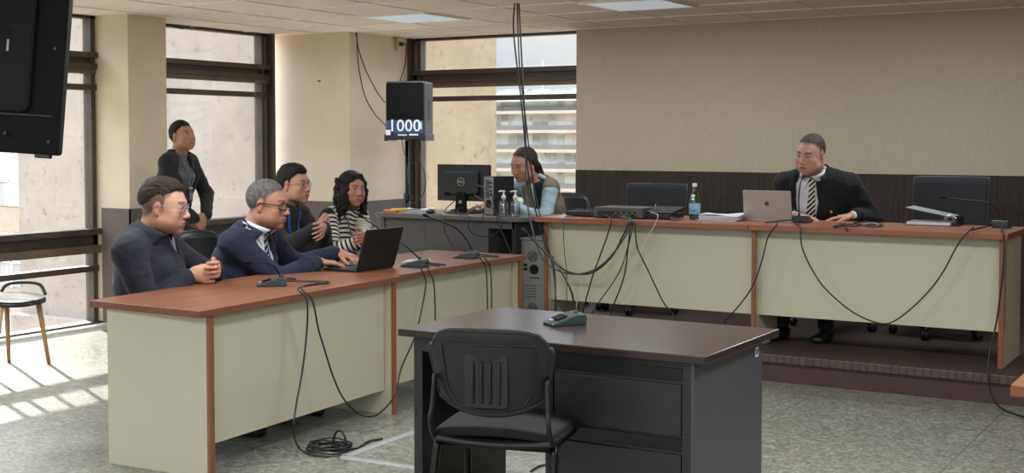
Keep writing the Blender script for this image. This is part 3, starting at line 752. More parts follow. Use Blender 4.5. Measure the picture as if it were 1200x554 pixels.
# --------------------------------------------------- devices on the bench
def rack(label, loc, rz, w, d, h, mat, group=None):
    t = empty('recording_unit', loc, rz, label, 'electronic device', group)
    obj('case', box(B(), -w / 2, w / 2, 0, d, .006, h), mat, t, bevel=.003)
    bm = B()
    for x in (-w / 2 + .03, w / 2 - .03):
        for y in (.03, d - .03): tube(bm, [(x, y, 0), (x, y, .007)], .012, 10, False)
    obj('foot', bm, 'black_plastic', t)
    return t
t = rack('grey rack unit with a row of connectors facing the room', (-3.80, 7.70, JZ), .02, .36, .26, .072, 'speaker_side')
obj('connector_panel', box(B(), -.15, .13, -.003, .002, .012, .048), 'black_plastic', t)
bm = B()
for k in range(9): tube(bm, [(-.03 + k * .02, -.012, .03 + (.006 if k % 2 else -.006)), (-.03 + k * .02, .002, .03)], .006, 8, False)
obj('connectors', bm, 'chrome', t)
t = rack('low black recorder between the rack unit and the green bottle', (-3.535, 7.74, JZ), -.05, .19, .22, .035, 'black_plastic')
m = Matrix.Translation((0, .02, .034)) @ Matrix.Rotation(.14, 4, 'X')
bm = B(); box(bm, -.10, .11, 0, .20, 0, .016, mat=m); obj('sloped_panel', bm, 'black_plastic', t, bevel=.003)
bm = B()
for k in range(6): box(bm, -.08 + k * .028, -.062 + k * .028, .04, .06, .016, .02, mat=m)
obj('buttons', bm, 'speaker_side', t)
obj('antenna', tube(B(), [(-.07, .12, .045), (-.07, .12, .095)], .004, 8, False), 'silver', t)
t = rack('flat black mixer at the left end of the bench', (-4.10, 7.74, JZ), 0, .24, .22, .036, 'black_plastic')
bm = B()
for k in range(7):
    for j in range(3): tube(bm, [(-.09 + k * .03, .05 + j * .05, .036), (-.09 + k * .03, .05 + j * .05, .048)], .007, 10, False)
obj('knobs', bm, 'speaker_side', t, smooth=False)
# loose plugs
tag(obj('power_adapter_cable', tube(B(), [(-3.43, 7.72, JZ + .01), (-3.40, 7.69, JZ + .018), (-3.37, 7.73, JZ + .008), (-3.34, 7.70, JZ + .014), (-3.36, 7.66, JZ + .007), (-3.40, 7.67, JZ + .008), (-3.42, 7.75, JZ + .01)], .005, 8), 'cable_grey', smooth=True), 'tangle of grey plugs between the recorder and the bottle', 'cable')
# green glass bottle
t = empty('glass_bottle', (-3.315, 7.86, JZ), 0, 'green glass water bottle with blue label and white cap on the bench', 'bottle')
obj('bottle_body', lathe(B(), [(.026, 0), (.034, .004), (.036, .012), (.036, .118), (.034, .136), (.027, .158), (.019, .182), (.0145, .200), (.0135, .218), (.0135, .226)], 28), 'green_glass', t, smooth=True)
obj('label', lathe(B(), [(.0362, .035), (.0368, .036), (.0368, .105), (.0362, .106)], 28), 'bottle_label', t, smooth=True)['label'] = 'blue paper label'
bm = B(); box(bm, -.022, .022, -.0375, -.0366, .062, .066); box(bm, -.018, .018, -.0375, -.0366, .054, .057); obj('label_lines', bm, 'label_blue', t)
bm = B(); m = Matrix.Translation((0, -.0265, .155)) @ Matrix.Rotation(-.28, 4, 'X'); ball(bm, (0, 0, 0), (.013, .004, .012)); bm.transform(m); obj('neck_label', bm, 'paper', t, smooth=True)
obj('cap', lathe(B(), [(.0145, .216), (.0155, .218), (.0155, .236), (.013, .239)], 20), 'white_plastic', t, smooth=True)
obj('water', lathe(B(), [(.032, .008), (.032, .09)], 20), 'green_glass', t, smooth=True)

# patterned lanyard / key bundle hanging over the bench edge
P = [o('z', JZ + .006, x, y) for x, y in ((984, 261), (992, 263), (1004, 262), (1016, 263.5), (1028, 262), (1034, 264), (1024, 265.5), (1010, 264), (998, 265), (988, 263))]
t = tag(obj('lanyard', tube(B(), P, .008, 6, True, 8, .5), 'collar_dark', smooth=True), 'dark patterned lanyard lying right of the speaking man and hanging over the bench edge', 'lanyard')
obj('strap', tube(B(), [o('z', JZ + .01, 990, 262), (P[1].x, 7.545, JZ + .008), o('y', 7.532, 989, 265), o('y', 7.53, 993, 271)], .012, 6, True, 8, .4), 'label_navy', t, smooth=True)
obj('tag', tube(B(), [o('z', JZ + .008, 1012, 263), o('z', JZ + .01, 1022, 261), o('z', JZ + .008, 1030, 263)], .008, 6, True, 8, .4), 'duct_grey', t, smooth=True)
cable('thin dark cord lying on the bench between the lanyard and the binder', [o('z', JZ + .005, x, y) for x, y in ((1000, 260.5), (1015, 259.5), (1030, 260.5), (1045, 258.5), (1060, 261))], .005)

# ----------------------------------------------- things on the grey side desk
t = empty('computer_monitor', (-5.275, 8.08, GZ), .0, 'black computer monitor seen from behind on the grey desk', 'monitor')
m = Matrix.Rotation(-.08, 4, 'X')
bm = B(); rbox(bm, -.232, .232, -.02, .015, .09, .365, .006, 3, 'y'); o_ = obj('screen_housing', bm, 'black_plastic', t, bevel=.004)
bm = B(); rbox(bm, -.15, .15, -.045, -.018, .14, .31, .02, 4, 'y'); obj('rear_bulge', bm, 'black_plastic', t, bevel=.008)
bm = B()
for k in range(10): box(bm, -.15 + k * .006, -.147 + k * .006, -.047, -.044, .13, .155); box(bm, .09 + k * .006, .093 + k * .006, -.047, -.044, .13, .155)
obj('vents', bm, 'dark_grille', t)
bm = B(); n = 36
ring = [Vector((.030 * math.cos(2 * PI * k / n), -.0465, .235 + .030 * math.sin(2 * PI * k / n))) for k in range(n + 1)]
tube(bm, ring, .0028, 6, False); obj('logo_ring', bm, 'silver', t, smooth=True)
text('logo_lettering', 'DELL', .021, 'silver', (0, -.0465, .235), (PI / 2, 0, 0), t, .001, .0006)
bm = B(); prism(bm, [(-.038, -.05, .16), (.038, -.05, .16), (.052, -.055, .008), (-.052, -.055, .008)], (0, .02, 0)); obj('stand_neck', bm, 'tv_back_light', t, bevel=.003)
bm = B(); lathe(bm, [(.016, 0), (.016, .0)], 16) if False else None
bm = B(); rbox(bm, -.11, .11, -.09, .09, 0, .010, .02); obj('stand_base', bm, 'black_plastic', t, bevel=.003)
bm = B(); tube(bm, [(0, -.057, .085), (0, -.054, .085)], .014, 20, False); obj('cable_hole', bm, 'duct_grey', t)

def pc(label, loc, rz, w, d, h, rear, side, name='computer_tower', tall=False):
    t = empty(name, loc, rz, label, 'computer')
    obj('case', box(B(), -w / 2, w / 2, .004, d, 0, h), side, t, bevel=.003)
    obj('rear_panel', box(B(), -w / 2 + .004, w / 2 - .004, 0, .005, .006, h - .006), rear, t)
    fans = [(0, h * .80, .038), (0.01, h * .64, .036), (0, h * .16, .038)] if tall else [(0, h * .3, .03)]
    for fx, fz, fr in fans:
        bm = B()
        for rr in (fr, fr * .72, fr * .44): tube(bm, [Vector((fx + rr * math.cos(2 * PI * k / 24), -.002, fz + rr * math.sin(2 * PI * k / 24))) for k in range(25)], .0022, 5, False)
        for k in range(4): a = PI / 4 + PI / 2 * k; tube(bm, [(fx, -.002, fz), (fx + fr * math.cos(a), -.002, fz + fr * math.sin(a))], .0025, 5, False)
        f = obj('fan_grille', bm, 'black_plastic' , t); 
        bm = B(); tube(bm, [(fx, -.0008, fz), (fx, .001, fz)], fr * .9, 24, False); obj('fan_opening', bm, 'pc_metal' if tall and fz != fans[1][1] else 'dark_grille', t)
    bm = B()
    if tall:
        for z in (h * .67, h * .62): box(bm, -.075, -.045, -.004, .001, z, z + .022)
        box(bm, -.07, .07, -.002, .001, h * .44, h * .445); box(bm, -.02, .05, -.002, .001, h * .53, h * .545)
        for k in range(5): box(bm, -.06, .03, -.0015, .001, h * .30 + k * .02, h * .30 + k * .02 + .004)
    else:
        for k in range(8): box(bm, -w * .3, w * .05, -.004, .001, h * .45 + k * .017, h * .45 + k * .017 + .011)
        for k in range(4): box(bm, w * .12, w * .3, -.004, .001, h * .50 + k * .03, h * .50 + k * .03 + .014)
    obj('ports', bm, 'black_plastic', t)
    if tall:
        obj('top_plate', box(B(), -w / 2 - .01, w / 2 + .01, -.01, d, h, h + .012), 'pc_metal', t)
        for s in (-1, 1): obj('side_latch', box(B(), s * w / 2 - (.012 if s < 0 else 0), s * w / 2 + (.012 if s > 0 else 0), -.004, .03, h * .70, h * .78), 'white_plastic', t)
    return t
pc('small upright computer with silver ports beside the monitor', (-4.945, 7.90, GZ), -.31, .11, .20, .285, 'pc_metal', 'black_plastic')
pc('tall computer tower with silver back and fans standing under the desk end', (-4.55, 7.86, PZ), .0, .20, .42, .585, 'pc_metal', 'black_plastic', tall=True)

def pump_bottle(label, loc):
    t = empty('pump_bottle', loc, .3, label, 'bottle', 'clear pump bottles')
    obj('bottle_body', lathe(B(), [(.028, 0), (.034, .004), (.035, .01), (.035, .085), (.030, .105), (.016, .122), (.013, .130)], 24), 'clear_plastic', t, smooth=True)
    obj('collar', lathe(B(), [(.016, .126), (.016, .150), (.007, .153), (.006, .17)], 18), 'white_plastic', t, smooth=True)
    bm = B(); tube(bm, [(0, 0, .165), (0, 0, .180), (-.015, 0, .184), (-.036, 0, .178)], .0055, 8); tube(bm, [(0, 0, .174), (0, 0, .188)], .011, 12, False)
    obj('pump', bm, 'white_plastic', t, smooth=True)
    obj('dip_tube', tube(B(), [(0, 0, .126), (.004, 0, .01)], .003, 6, False), 'white_plastic', t)
    obj('gel', lathe(B(), [(.031, .004), (.032, .05)], 20), 'clear_plastic', t, smooth=True)
p = o('z', GZ, 602, 253); q = o('z', GZ, 615, 253)
pump_bottle('clear pump bottle nearer the small upright computer', (-4.775, 7.83, GZ))
pump_bottle('clear pump bottle nearer the bench, right of its twin', (-4.69, 7.85, GZ))
t = tag(obj('highlighter_pack', box(B(), -.06, .05, -.03, .03, 0, .022), 'orange_plastic', None, bevel=.006, loc=(-5.77, 7.83, GZ), rot=(0, 0, .2)), 'orange pack lying at the left corner of the grey desk', 'stationery')
tag(obj('highlighter_pen', tube(B(), [(-.08, 0, .010), (.05, .0, .010), (.075, 0, .010)], [.010, .010, .005], 10, False), 'yellow_plastic', None, loc=(-5.70, 7.85, GZ + .014), rot=(0, -.05, .1)), 'yellow marker lying on the orange pack', 'pen')
paper_stack('white folded papers beside the yellow marker on the grey desk', (-5.60, 7.97, GZ), .4, .20, .15, .022, 4)
t = tag(obj('computer_mouse', ball(B(), (0, 0, .014), (.032, .055, .022)), 'black_plastic', None, smooth=True, loc=(-5.44, 7.87, GZ), rot=(0, 0, .3)), 'black computer mouse left of the monitor stand', 'mouse')
obj('scroll_wheel', tube(B(), [(-.004, -.02, .034), (.004, -.02, .034)], .006, 10, False), 'speaker_side', t)
t = tag(obj('keyboard', box(B(), -.21, .21, -.065, .065, 0, .018), 'black_plastic', None, bevel=.004, loc=(-5.23, 8.20, GZ), rot=(0, 0, 0)), 'black keyboard behind the monitor stand on the grey desk', 'keyboard')
bm = B()
for r in range(5):
    for c in range(16): box(bm, -.2 + c * .0252, -.2 + c * .0252 + .021, -.055 + r * .022, -.037 + r * .022, .018, .022)
obj('keys', bm, 'speaker_side', t)

# ---------------------------------------------------------- speaker on stand
t = empty('speaker_stand', (-6.50, 9.05, 0), 0, 'black tripod stand holding the loudspeaker near the corner', 'stand')
obj('pole', tube(B(), [(0, 0, .25), (0, 0, 1.46)], .017, 12, False), 'black_metal', t, smooth=True)
obj('sleeve', tube(B(), [(0, 0, .3), (0, 0, .95)], .022, 12, False), 'black_metal', t, smooth=True)
for k in range(3):
    a = 2 * PI * k / 3 + .5; obj('leg', tube(B(), [(0, 0, .75), (math.cos(a) * .42, math.sin(a) * .42, .012)], .011, 8, False), 'black_metal', t)
    obj('brace', tube(B(), [(0, 0, .35), (math.cos(a) * .24, math.sin(a) * .24, .33)], .008, 8, False), 'black_metal', t)
obj('collar', tube(B(), [(0, 0, .94), (0, 0, 1.0)], .03, 12, False), 'black_plastic', t)
obj('lock_knob', tube(B(), [(.03, 0, .97), (.06, 0, .97)], .012, 8, False), 'black_plastic', t)
t = empty('loudspeaker', (-6.47, 9.05, 1.465), .36, 'large black loudspeaker with a blue 1000 label on its stand', 'speaker')
bm = B(); prism(bm, [(-.172, -.15, 0), (.172, -.15, 0), (.168, .17, 0), (-.168, .17, 0)], (0, 0, .50)); obj('cabinet', bm, 'speaker_side', t, bevel=.018)
bm = B(); rbox(bm, -.166, .166, -.165, -.148, .018, .488, .02, 4, 'y'); obj('grille', bm, 'dark_grille', t, bevel=.006)
bm = B(); box(bm, -.175, .175, -.168, -.148, .0, .03); box(bm, .15, .182, -.17, .15, -.012, .05); box(bm, -.182, -.15, -.17, .15, -.012, .05); obj('bumper', bm, 'black_plastic', t, bevel=.008)
lb = obj('label_band', box(B(), -.165, .165, -.169, -.166, .022, .165), 'label_blue', t)
bm = B(); box(bm, -.165, .165, -.1695, -.1688, .022, .058); box(bm, -.165, -.10, -.1695, -.1688, .058, .1); obj('dark_band', bm, 'label_navy', lb)
text('lettering_outline', '1000', .142, 'label_navy', (.0, -.1695, .115), (PI / 2, 0, -.0), lb, .0006, .0085, spacing=1.02)
text('lettering', '1000', .142, 'label_white', (.0, -.1708, .115), (PI / 2, 0, 0), lb, .0006, .0015, spacing=1.02)
bm = B(); box(bm, .12, .135, -.1705, -.169, .10, .155); box(bm, .14, .15, -.1705, -.169, .09, .15)
box(bm, -.165, -.125, -.1705, -.169, .040, .085); box(bm, -.06, .02, -.1705, -.169, .036, .046); box(bm, .04, .12, -.1705, -.169, .036, .050)
obj('label_marks', bm, 'label_white', lb)
bm = B(); box(bm, .165, .174, -.02, .06, .16, .34); obj('side_handle', bm, 'black_plastic', t, bevel=.004)

# wall outlet and wiring
t = tag(obj('wall_outlet', box(B(), -7.22, -7.185, 9.86, 9.93, 2.31, 2.43), 'outlet_beige', bevel=.004), 'beige power outlet high on the corner block', 'outlet')
obj('plug', box(B(), -7.185, -7.15, 9.885, 9.915, 2.35, 2.39), 'black_plastic', t, bevel=.005)
X = lambda x, y: o('x', -7.19, x, y)
cable('black power cord hanging from the wall outlet down behind the loudspeaker', [(-7.15, 9.9, 2.37), (-7.12, 9.9, 2.365), (-7.10, 9.88, 2.30), (-7.10, 9.85, 2.15), (-7.08, 9.7, 1.9), (-6.8, 9.4, 1.75), (-6.6, 9.25, 1.7)], .006)
cable('black cable hanging from the ceiling to the upper side of the loudspeaker', [X(417, 38), X(421, 60), X(430, 85), o('y', 9.3, 442, 108), o('y', 9.15, 451, 120)], .006)
cable('black cable hanging from the ceiling to the bottom of the loudspeaker', [X(418, 38), X(420, 75), X(427, 110), o('y', 9.3, 438, 132), o('y', 9.15, 452, 147)], .006)
cable('black cable looping beside the speaker stand pole', [(-6.44, 9.1, 1.5), (-6.40, 9.06, 1.35), o('y', 9.0, 498, 205), o('y', 9.0, 497, 225), o('y', 9.0, 488, 236), (-6.47, 9.02, .9)], .005)
cable('thin black cable running down the stand under the loudspeaker', [(-6.56, 9.05, 1.5), o('y', 9.02, 474, 180), o('y', 9.02, 484, 192), o('y', 9.02, 486, 178), (-6.42, 9.05, 1.47)], .004)
cable('dark conduit sagging between ceiling and top of the second window', [o('y', 7.45, 172, 19), o('y', 7.6, 190, 27), o('y', 7.8, 215, 33.5)], .010)
t = tag(obj('wall_hook', tube(B(), [(-7.56, 9.17, 2.0), (-7.56, 9.14, 2.0)], .006, 8, False), 'black_metal'), 'small dark hook in the cream corner block', 'hook')

# bundle from the ceiling down to the bench
Y = lambda x, y, d=7.50: o('y', d, x, y)
cable('black cable dropping from the ceiling and curving up onto the bench', [Y(603, 4, 7.82), Y(602, 40, 7.8), Y(611, 120, 7.75), Y(620, 210, 7.7), Y(634, 270, 7.6), Y(645, 300), Y(665, 318), Y(692, 320), Y(715, 303), Y(728, 280), Y(735, 263, 7.52), (-3.77, 7.66, JZ + .02)], .007, group='ceiling cable bundle')
cable('grey cable dropping straight from the ceiling past the woman at the desk', [Y(608, 4, 7.82), Y(612, 80, 7.8), Y(616, 160, 7.76), Y(617, 230, 7.72), Y(630, 290, 7.55), Y(645, 312), Y(672, 321), Y(700, 314), Y(724, 290), Y(739, 262, 7.52), (-3.75, 7.66, JZ + .02)], .0075, 'cable_grey', group='ceiling cable bundle')
cable('black cable dropping from the ceiling to the floor beside the bench', [Y(606, 4, 7.82), Y(609, 80, 7.8), Y(616, 140, 7.75), Y(626, 220, 7.7), Y(640, 280, 7.5), Y(649, 320, 7.5), Y(652, 370, 7.5), Y(653, 410, 7.36)], .006, group='ceiling cable bundle')
cable('black cable hanging from the left edge of the rack unit', [(-3.9, 7.66, JZ + .03), Y(716, 257, 7.51), Y(712, 275), Y(703, 300), Y(694, 325), Y(684, 362), Y(683, 375, 7.55)], .006, group='cables hanging down the bench')
cable('black cable hanging slantwise from the middle of the rack unit', [(-3.74, 7.66, JZ + .03), Y(741, 262, 7.51), Y(735, 292), Y(724, 322), Y(699, 358), Y(690, 375)], .0045, group='cables hanging down the bench')
cable('black cable hanging nearly straight from the rack unit', [(-3.73, 7.66, JZ + .03), Y(738, 262, 7.51), Y(736, 290), Y(731, 325), Y(718, 360), Y(712, 380)], .006, group='cables hanging down the bench')
cable('black cable hanging to the right in a zigzag from the rack unit', [(-3.71, 7.66, JZ + .03), Y(743, 262, 7.51), Y(747, 290), Y(760, 318), Y(768, 335), Y(778, 355), Y(790, 370), Y(795, 385)], .006, group='cables hanging down the bench')
cable('thin white cord hanging from the recorder and swinging left', [(-3.56, 7.70, JZ + .05), Y(771, 254, 7.52), Y(758, 280), Y(748, 298), Y(735, 304), Y(700, 308), Y(686, 318), Y(679, 340), Y(675, 362)], .0032, 'cable_white')
cable('thin grey cord hanging from the left end of the bench', [(-4.12, 7.66, JZ + .01), Y(661, 257, 7.51), Y(661, 290), Y(664, 320), Y(664, 360)], .004, 'cable_grey')
cable('greenish grey cable hanging beside the bench edge strip', [Y(648, 300), Y(651, 330), Y(650, 370), Y(650, 400, 7.37)], .006, 'cable_grey')
cable('black cable drooping from the microphone by the silver laptop to the left', [(-2.64, 7.86, JZ + .02), (-2.78, 7.75, JZ + .006), Y(911, 261, 7.52), Y(900, 278), Y(893, 305), Y(882, 335), Y(866, 358), Y(850, 376), Y(845, 392)], .0055)
cable('black cable looping in a deep arc across the front of the right bench desk', [(-2.60, 7.86, JZ + .02), (-2.57, 7.70, JZ + .005), Y(938, 266, 7.525), Y(940, 290), Y(953, 318), Y(970, 341), Y(1000, 366), Y(1030, 378.5), Y(1050, 375), Y(1080, 350), Y(1103, 322), Y(1124, 284), Y(1140, 267, 7.525), (-1.53, 7.75, JZ + .005), (-1.46, 7.98, JZ + .02)], .0055)
cable('black cable running down the right end of the bench and across the floor', [(-1.40, 7.98, JZ + .02), (-1.37, 7.75, JZ + .006), Y(1176, 275, 7.525), Y(1176, 310), Y(1169, 370), Y(1160, 412, 7.42), Y(1158, 440, 7.37), Y(1163, 465, 7.36), o('z', .008, 1175, 479), o('z', .006, 1200, 488), o('z', .006, 1230, 492)], .0065)
# cream table cables
A = lambda x, y, d=-3.885: o('x', d, x, y)
coil = o('z', .008, 386, 527)
cable('black microphone cable running from the first table microphone down to the coil', [(-4.27, 4.90, .76), (-4.10, 5.02, .748), A(350, 337, -3.955), A(359, 350), A(360, 380), A(355, 430), A(347, 475, -3.86), A(344, 505, -3.84), o('z', .012, 350, 524), o('z', .008, 365, 533), o('z', .008, 385, 535)], .0055)
cable('black cable slung low between the two nearest table microphones', [(-4.26, 4.91, .76), (-4.12, 5.06, .748), A(354, 336, -3.955), A(366, 352), A(373, 385), A(379, 405), A(390, 440), A(402, 466, -3.9), A(418, 483, -3.9), A(432, 488, -3.9), A(446, 483, -3.9), A(463, 462, -3.9), A(470, 432, -3.95), A(486, 395, -3.99), A(495, 358, -4.01), A(499, 330, -4.02), A(494, 312, -4.05), (-4.12, 6.05, .748), (-4.19, 6.02, .76)], .0055)
cable('black cable hanging over the table edge behind the laptop microphone', [(-4.19, 6.03, .76), (-4.11, 6.10, .748), A(502, 312, -4.04), A(508, 330, -4.02), A(510, 360, -4.02), A(510, 400, -4.0), A(511, 425, -3.98)], .005)
for k, (dx, lb) in enumerate(((0, 'left of two black cables hanging from the farthest table microphone'), (5, 'right of two black cables hanging from the farthest table microphone'))):
    cable(lb, [(-4.23, 6.64, .76), (-4.12, 6.70, .748), A(563 + dx, 301, -4.03), A(569 + dx, 312, -4.0), A(571 + dx, 340, -4.0), A(571 + dx, 380, -4.0)], .005)
bm = B(); pts = []
rnd = random.Random(3)
for k in range(150):
    a = k / 150 * 2 * PI * 7; r = .078 + .020 * math.sin(a * .37) + rnd.uniform(-.004, .004)
    pts.append((coil.x + r * math.cos(a) * 1.15, coil.y + r * math.sin(a), .008 + .030 * k / 150 + .008 * math.sin(a * 1.7) ** 2))
tube(bm, pts, .0042, 6, False)
lp = [Vector((coil.x + .03 + .04 * math.cos(a), coil.y + .04, .02 + .075 * math.sin(a))) for a in np.linspace(0, PI, 9)]
tube(bm, lp, .0055, 6)
tube(bm, [(coil.x + .06, coil.y - .04, .02), o('z', .008, 418, 525), o('z', .008, 432, 517), o('z', .008, 448, 514)], .0055, 6)
t = tag(obj('cable_coil', bm, 'cable_black', smooth=True), 'coil of black cable lying on the floor by the cream table', 'cable')
cable('short black cable bit on the floor beside the black desk leg', [o('z', .006, 622, 552), o('z', .006, 632, 546), o('z', .006, 650, 543), o('z', .006, 668, 542)], .006)
cable('black plug and cord lying under the cream table edge', [o('z', .01, 375, 474), o('z', .015, 395, 472), o('z', .02, 411, 468)], [.012, .014, .018])
# flat grey floor cable covers
def cover(label, a, b, w=.045):
    a, b = Vector(a), Vector(b); a.z = b.z = 0; d = (b - a).normalized(); n = Vector((-d.y, d.x, 0)) * w / 2
    bm = B(); sec = [(-1, 0), (-.55, .008), (.55, .008), (1, 0)]
    prism(bm, [a + n * s + Vector((0, 0, z + .001)) for s, z in sec], b - a)
    return tag(obj('floor_cable_cover', bm, 'duct_grey'), label, 'cable cover', 'grey cable covers')
k0 = o('z', 0, 401, 536)
cover('grey floor cable cover running from the coil towards the bench', k0 + Vector((0, .02, 0)), k0 + (o('z', 0, 497, 502) - k0) * 2.4)
cover('grey floor cable cover running from the coil under the black desk', k0, k0 + (o('z', 0, 497, 550) - k0) * 2.6)
# wiring on the grey desk
G = lambda x, y: o('y', 7.71, x, y)
cable('black cable loop hanging in front of the monitor stand', [(-5.3, 8.0, GZ + .1), (-5.25, 7.78, GZ + .02), G(548, 252), G(549, 268), G(560, 276), G(578, 276), G(588, 262), G(580, 245), G(575, 225), (-5.02, 7.87, GZ + .22)], .005, group='desk wiring')
cable('thin black cable loop between monitor and small computer', [(-5.2, 7.95, GZ + .05), (-5.15, 7.8, GZ + .03), G(553, 262), G(562, 262), G(566, 250), (-5.03, 7.86, GZ + .08)], .004, group='desk wiring')
cable('black cable falling from the small computer down the grey desk', [(-5.05, 7.87, GZ + .15), G(578, 245), G(585, 265), G(592, 280), G(600, 300)], .005, group='desk wiring')
cable('black cord hanging at the middle of the grey desk front', [(-5.42, 7.85, GZ + .01), G(520, 254), G(521, 270), G(528, 285), G(534, 295)], .004, group='desk wiring')

# television at the upper left, seen from behind
t = empty('television', (-3.80, 3.0, 1.40), 0, 'large black television seen from behind at the top left corner', 'television')
R_ = Matrix.Rotation(math.radians(31), 4, 'Z') @ Matrix.Rotation(math.radians(3.6), 4, 'Y') @ Matrix.Rotation(math.radians(-4), 4, 'X')
t.matrix_world = Matrix.Translation(o('y', 3.0, 67.5, 182)) @ R_
bm = B(); rbox(bm, -1.15, 0, 0.0, .05, 0.0, .72, .012, 3, 'y'); obj('housing', bm, 'tv_back', t, bevel=.006)
bm = B(); rbox(bm, -1.05, -.105, -.02, .0, 0.14, .66, .03, 3, 'y'); obj('rear_cover', bm, 'tv_back_light', t, bevel=.01)
obj('seam', box(B(), -1.12, -.03, -.003, .001, .132, .136), 'black_plastic', t)
for x, z in ((-.035, .045), (-.18, .065), (-.035, .37), (-.30, .25), (-.30, .6)): obj('screw', tube(B(), [(x, -.024 if x < -.1 else -.004, z), (x, .001, z)], .006, 10, False), 'black_plastic', t)
obj('sensor_box', box(B(), -.082, -.028, .0, .03, -.013, .002), 'black_plastic', t, bevel=.004)
obj('port_label', box(B(), -.195, -.188, -.024, -.018, .35, .39), 'duct_grey', t); obj('port_label', box(B(), -.195, -.188, -.024, -.018, .41, .43), 'tv_back_light', t)
obj('wall_bracket', box(B(), -.68, -.42, -.06, -.02, .2, .5), 'black_metal', t)
obj('ceiling_pole', tube(B(), [(-.55, -.07, .3), (-.55, -.07, 1.02)], .022, 12, False), 'black_metal', t)
# ------------------------------------------------- implicit-surface modeller
def V3(*a): return np.array(a if len(a) > 1 else a[0], float)
def nrm(v): v = np.asarray(v, float); return v / (np.linalg.norm(v) + 1e-12)
class Pr:
    """one primitive: d(P) -> distance; k = blend, sub = carve out"""
    def __init__(s, f, k=0.01, sub=False, v=None): s.f = f; s.k = k; s.sub = sub; s.v = v
def cone(a, b, ra, rb, k=0.02, sub=False, v=None):
    a = V3(a); b = V3(b); ab = b - a; L = ab @ ab + 1e-12
    def f(P):
        t = np.clip((P - a) @ ab / L, 0, 1); q = P - a - t[:, None] * ab
        return np.sqrt((q * q).sum(1)) - (ra + (rb - ra) * t)
    return Pr(f, k, sub, v)
def ecap(a, b, wa, da, wb, db, side, k=0.03, end=1.0, sub=False, v=None):
    """capsule with elliptical section: half widths w along <side>, half depths d across it"""
    a = V3(a); b = V3(b); ab = b - a; L = ab @ ab; u = nrm(ab); side = V3(side); side = nrm(side - u * (side @ u)); dep = np.cross(u, side)
    def f(P):
        q0 = P - a; t = np.clip(q0 @ ab / L, 0, 1); q = q0 - t[:, None] * ab
        w = wa + (wb - wa) * t; d = da + (db - da) * t; m = np.minimum(w, d)
        x = q @ side; y = q @ dep; z = q @ u
        r = np.sqrt((x / w) ** 2 + (y / d) ** 2 + (z / (m * end)) ** 2)
        g = np.sqrt((x / w ** 2) ** 2 + (y / d ** 2) ** 2 + (z / (m * end) ** 2) ** 2) + 1e-9
        return np.where(r > 0.3, r * (r - 1) / g, (r - 1) * m)
    return Pr(f, k, sub, v)
def ell(c, r, R=None, k=0.01, sub=False):
    c = V3(c); r = V3(r); R = np.eye(3) if R is None else R
    def f(P):
        q = (P - c) @ R; k0 = np.sqrt(((q / r) ** 2).sum(1)); k1 = np.sqrt(((q / r ** 2) ** 2).sum(1)) + 1e-9
        return np.where(k0 > 0.3, k0 * (k0 - 1) / k1, (k0 - 1) * r.min())
    return Pr(f, k, sub)
def evalp(prims, P, post=None):
    D = np.full(len(P), 1e3)
    for p in prims:
        d = p.f(P)
        if p.sub: h = np.maximum(p.k - np.abs(D + d), 0) / p.k; D = np.maximum(D, -d) + h * h * p.k / 4
        else: h = np.maximum(p.k - np.abs(D - d), 0) / p.k; D = np.minimum(D, d) - h * h * p.k / 4
    return post(D, P) if post else D
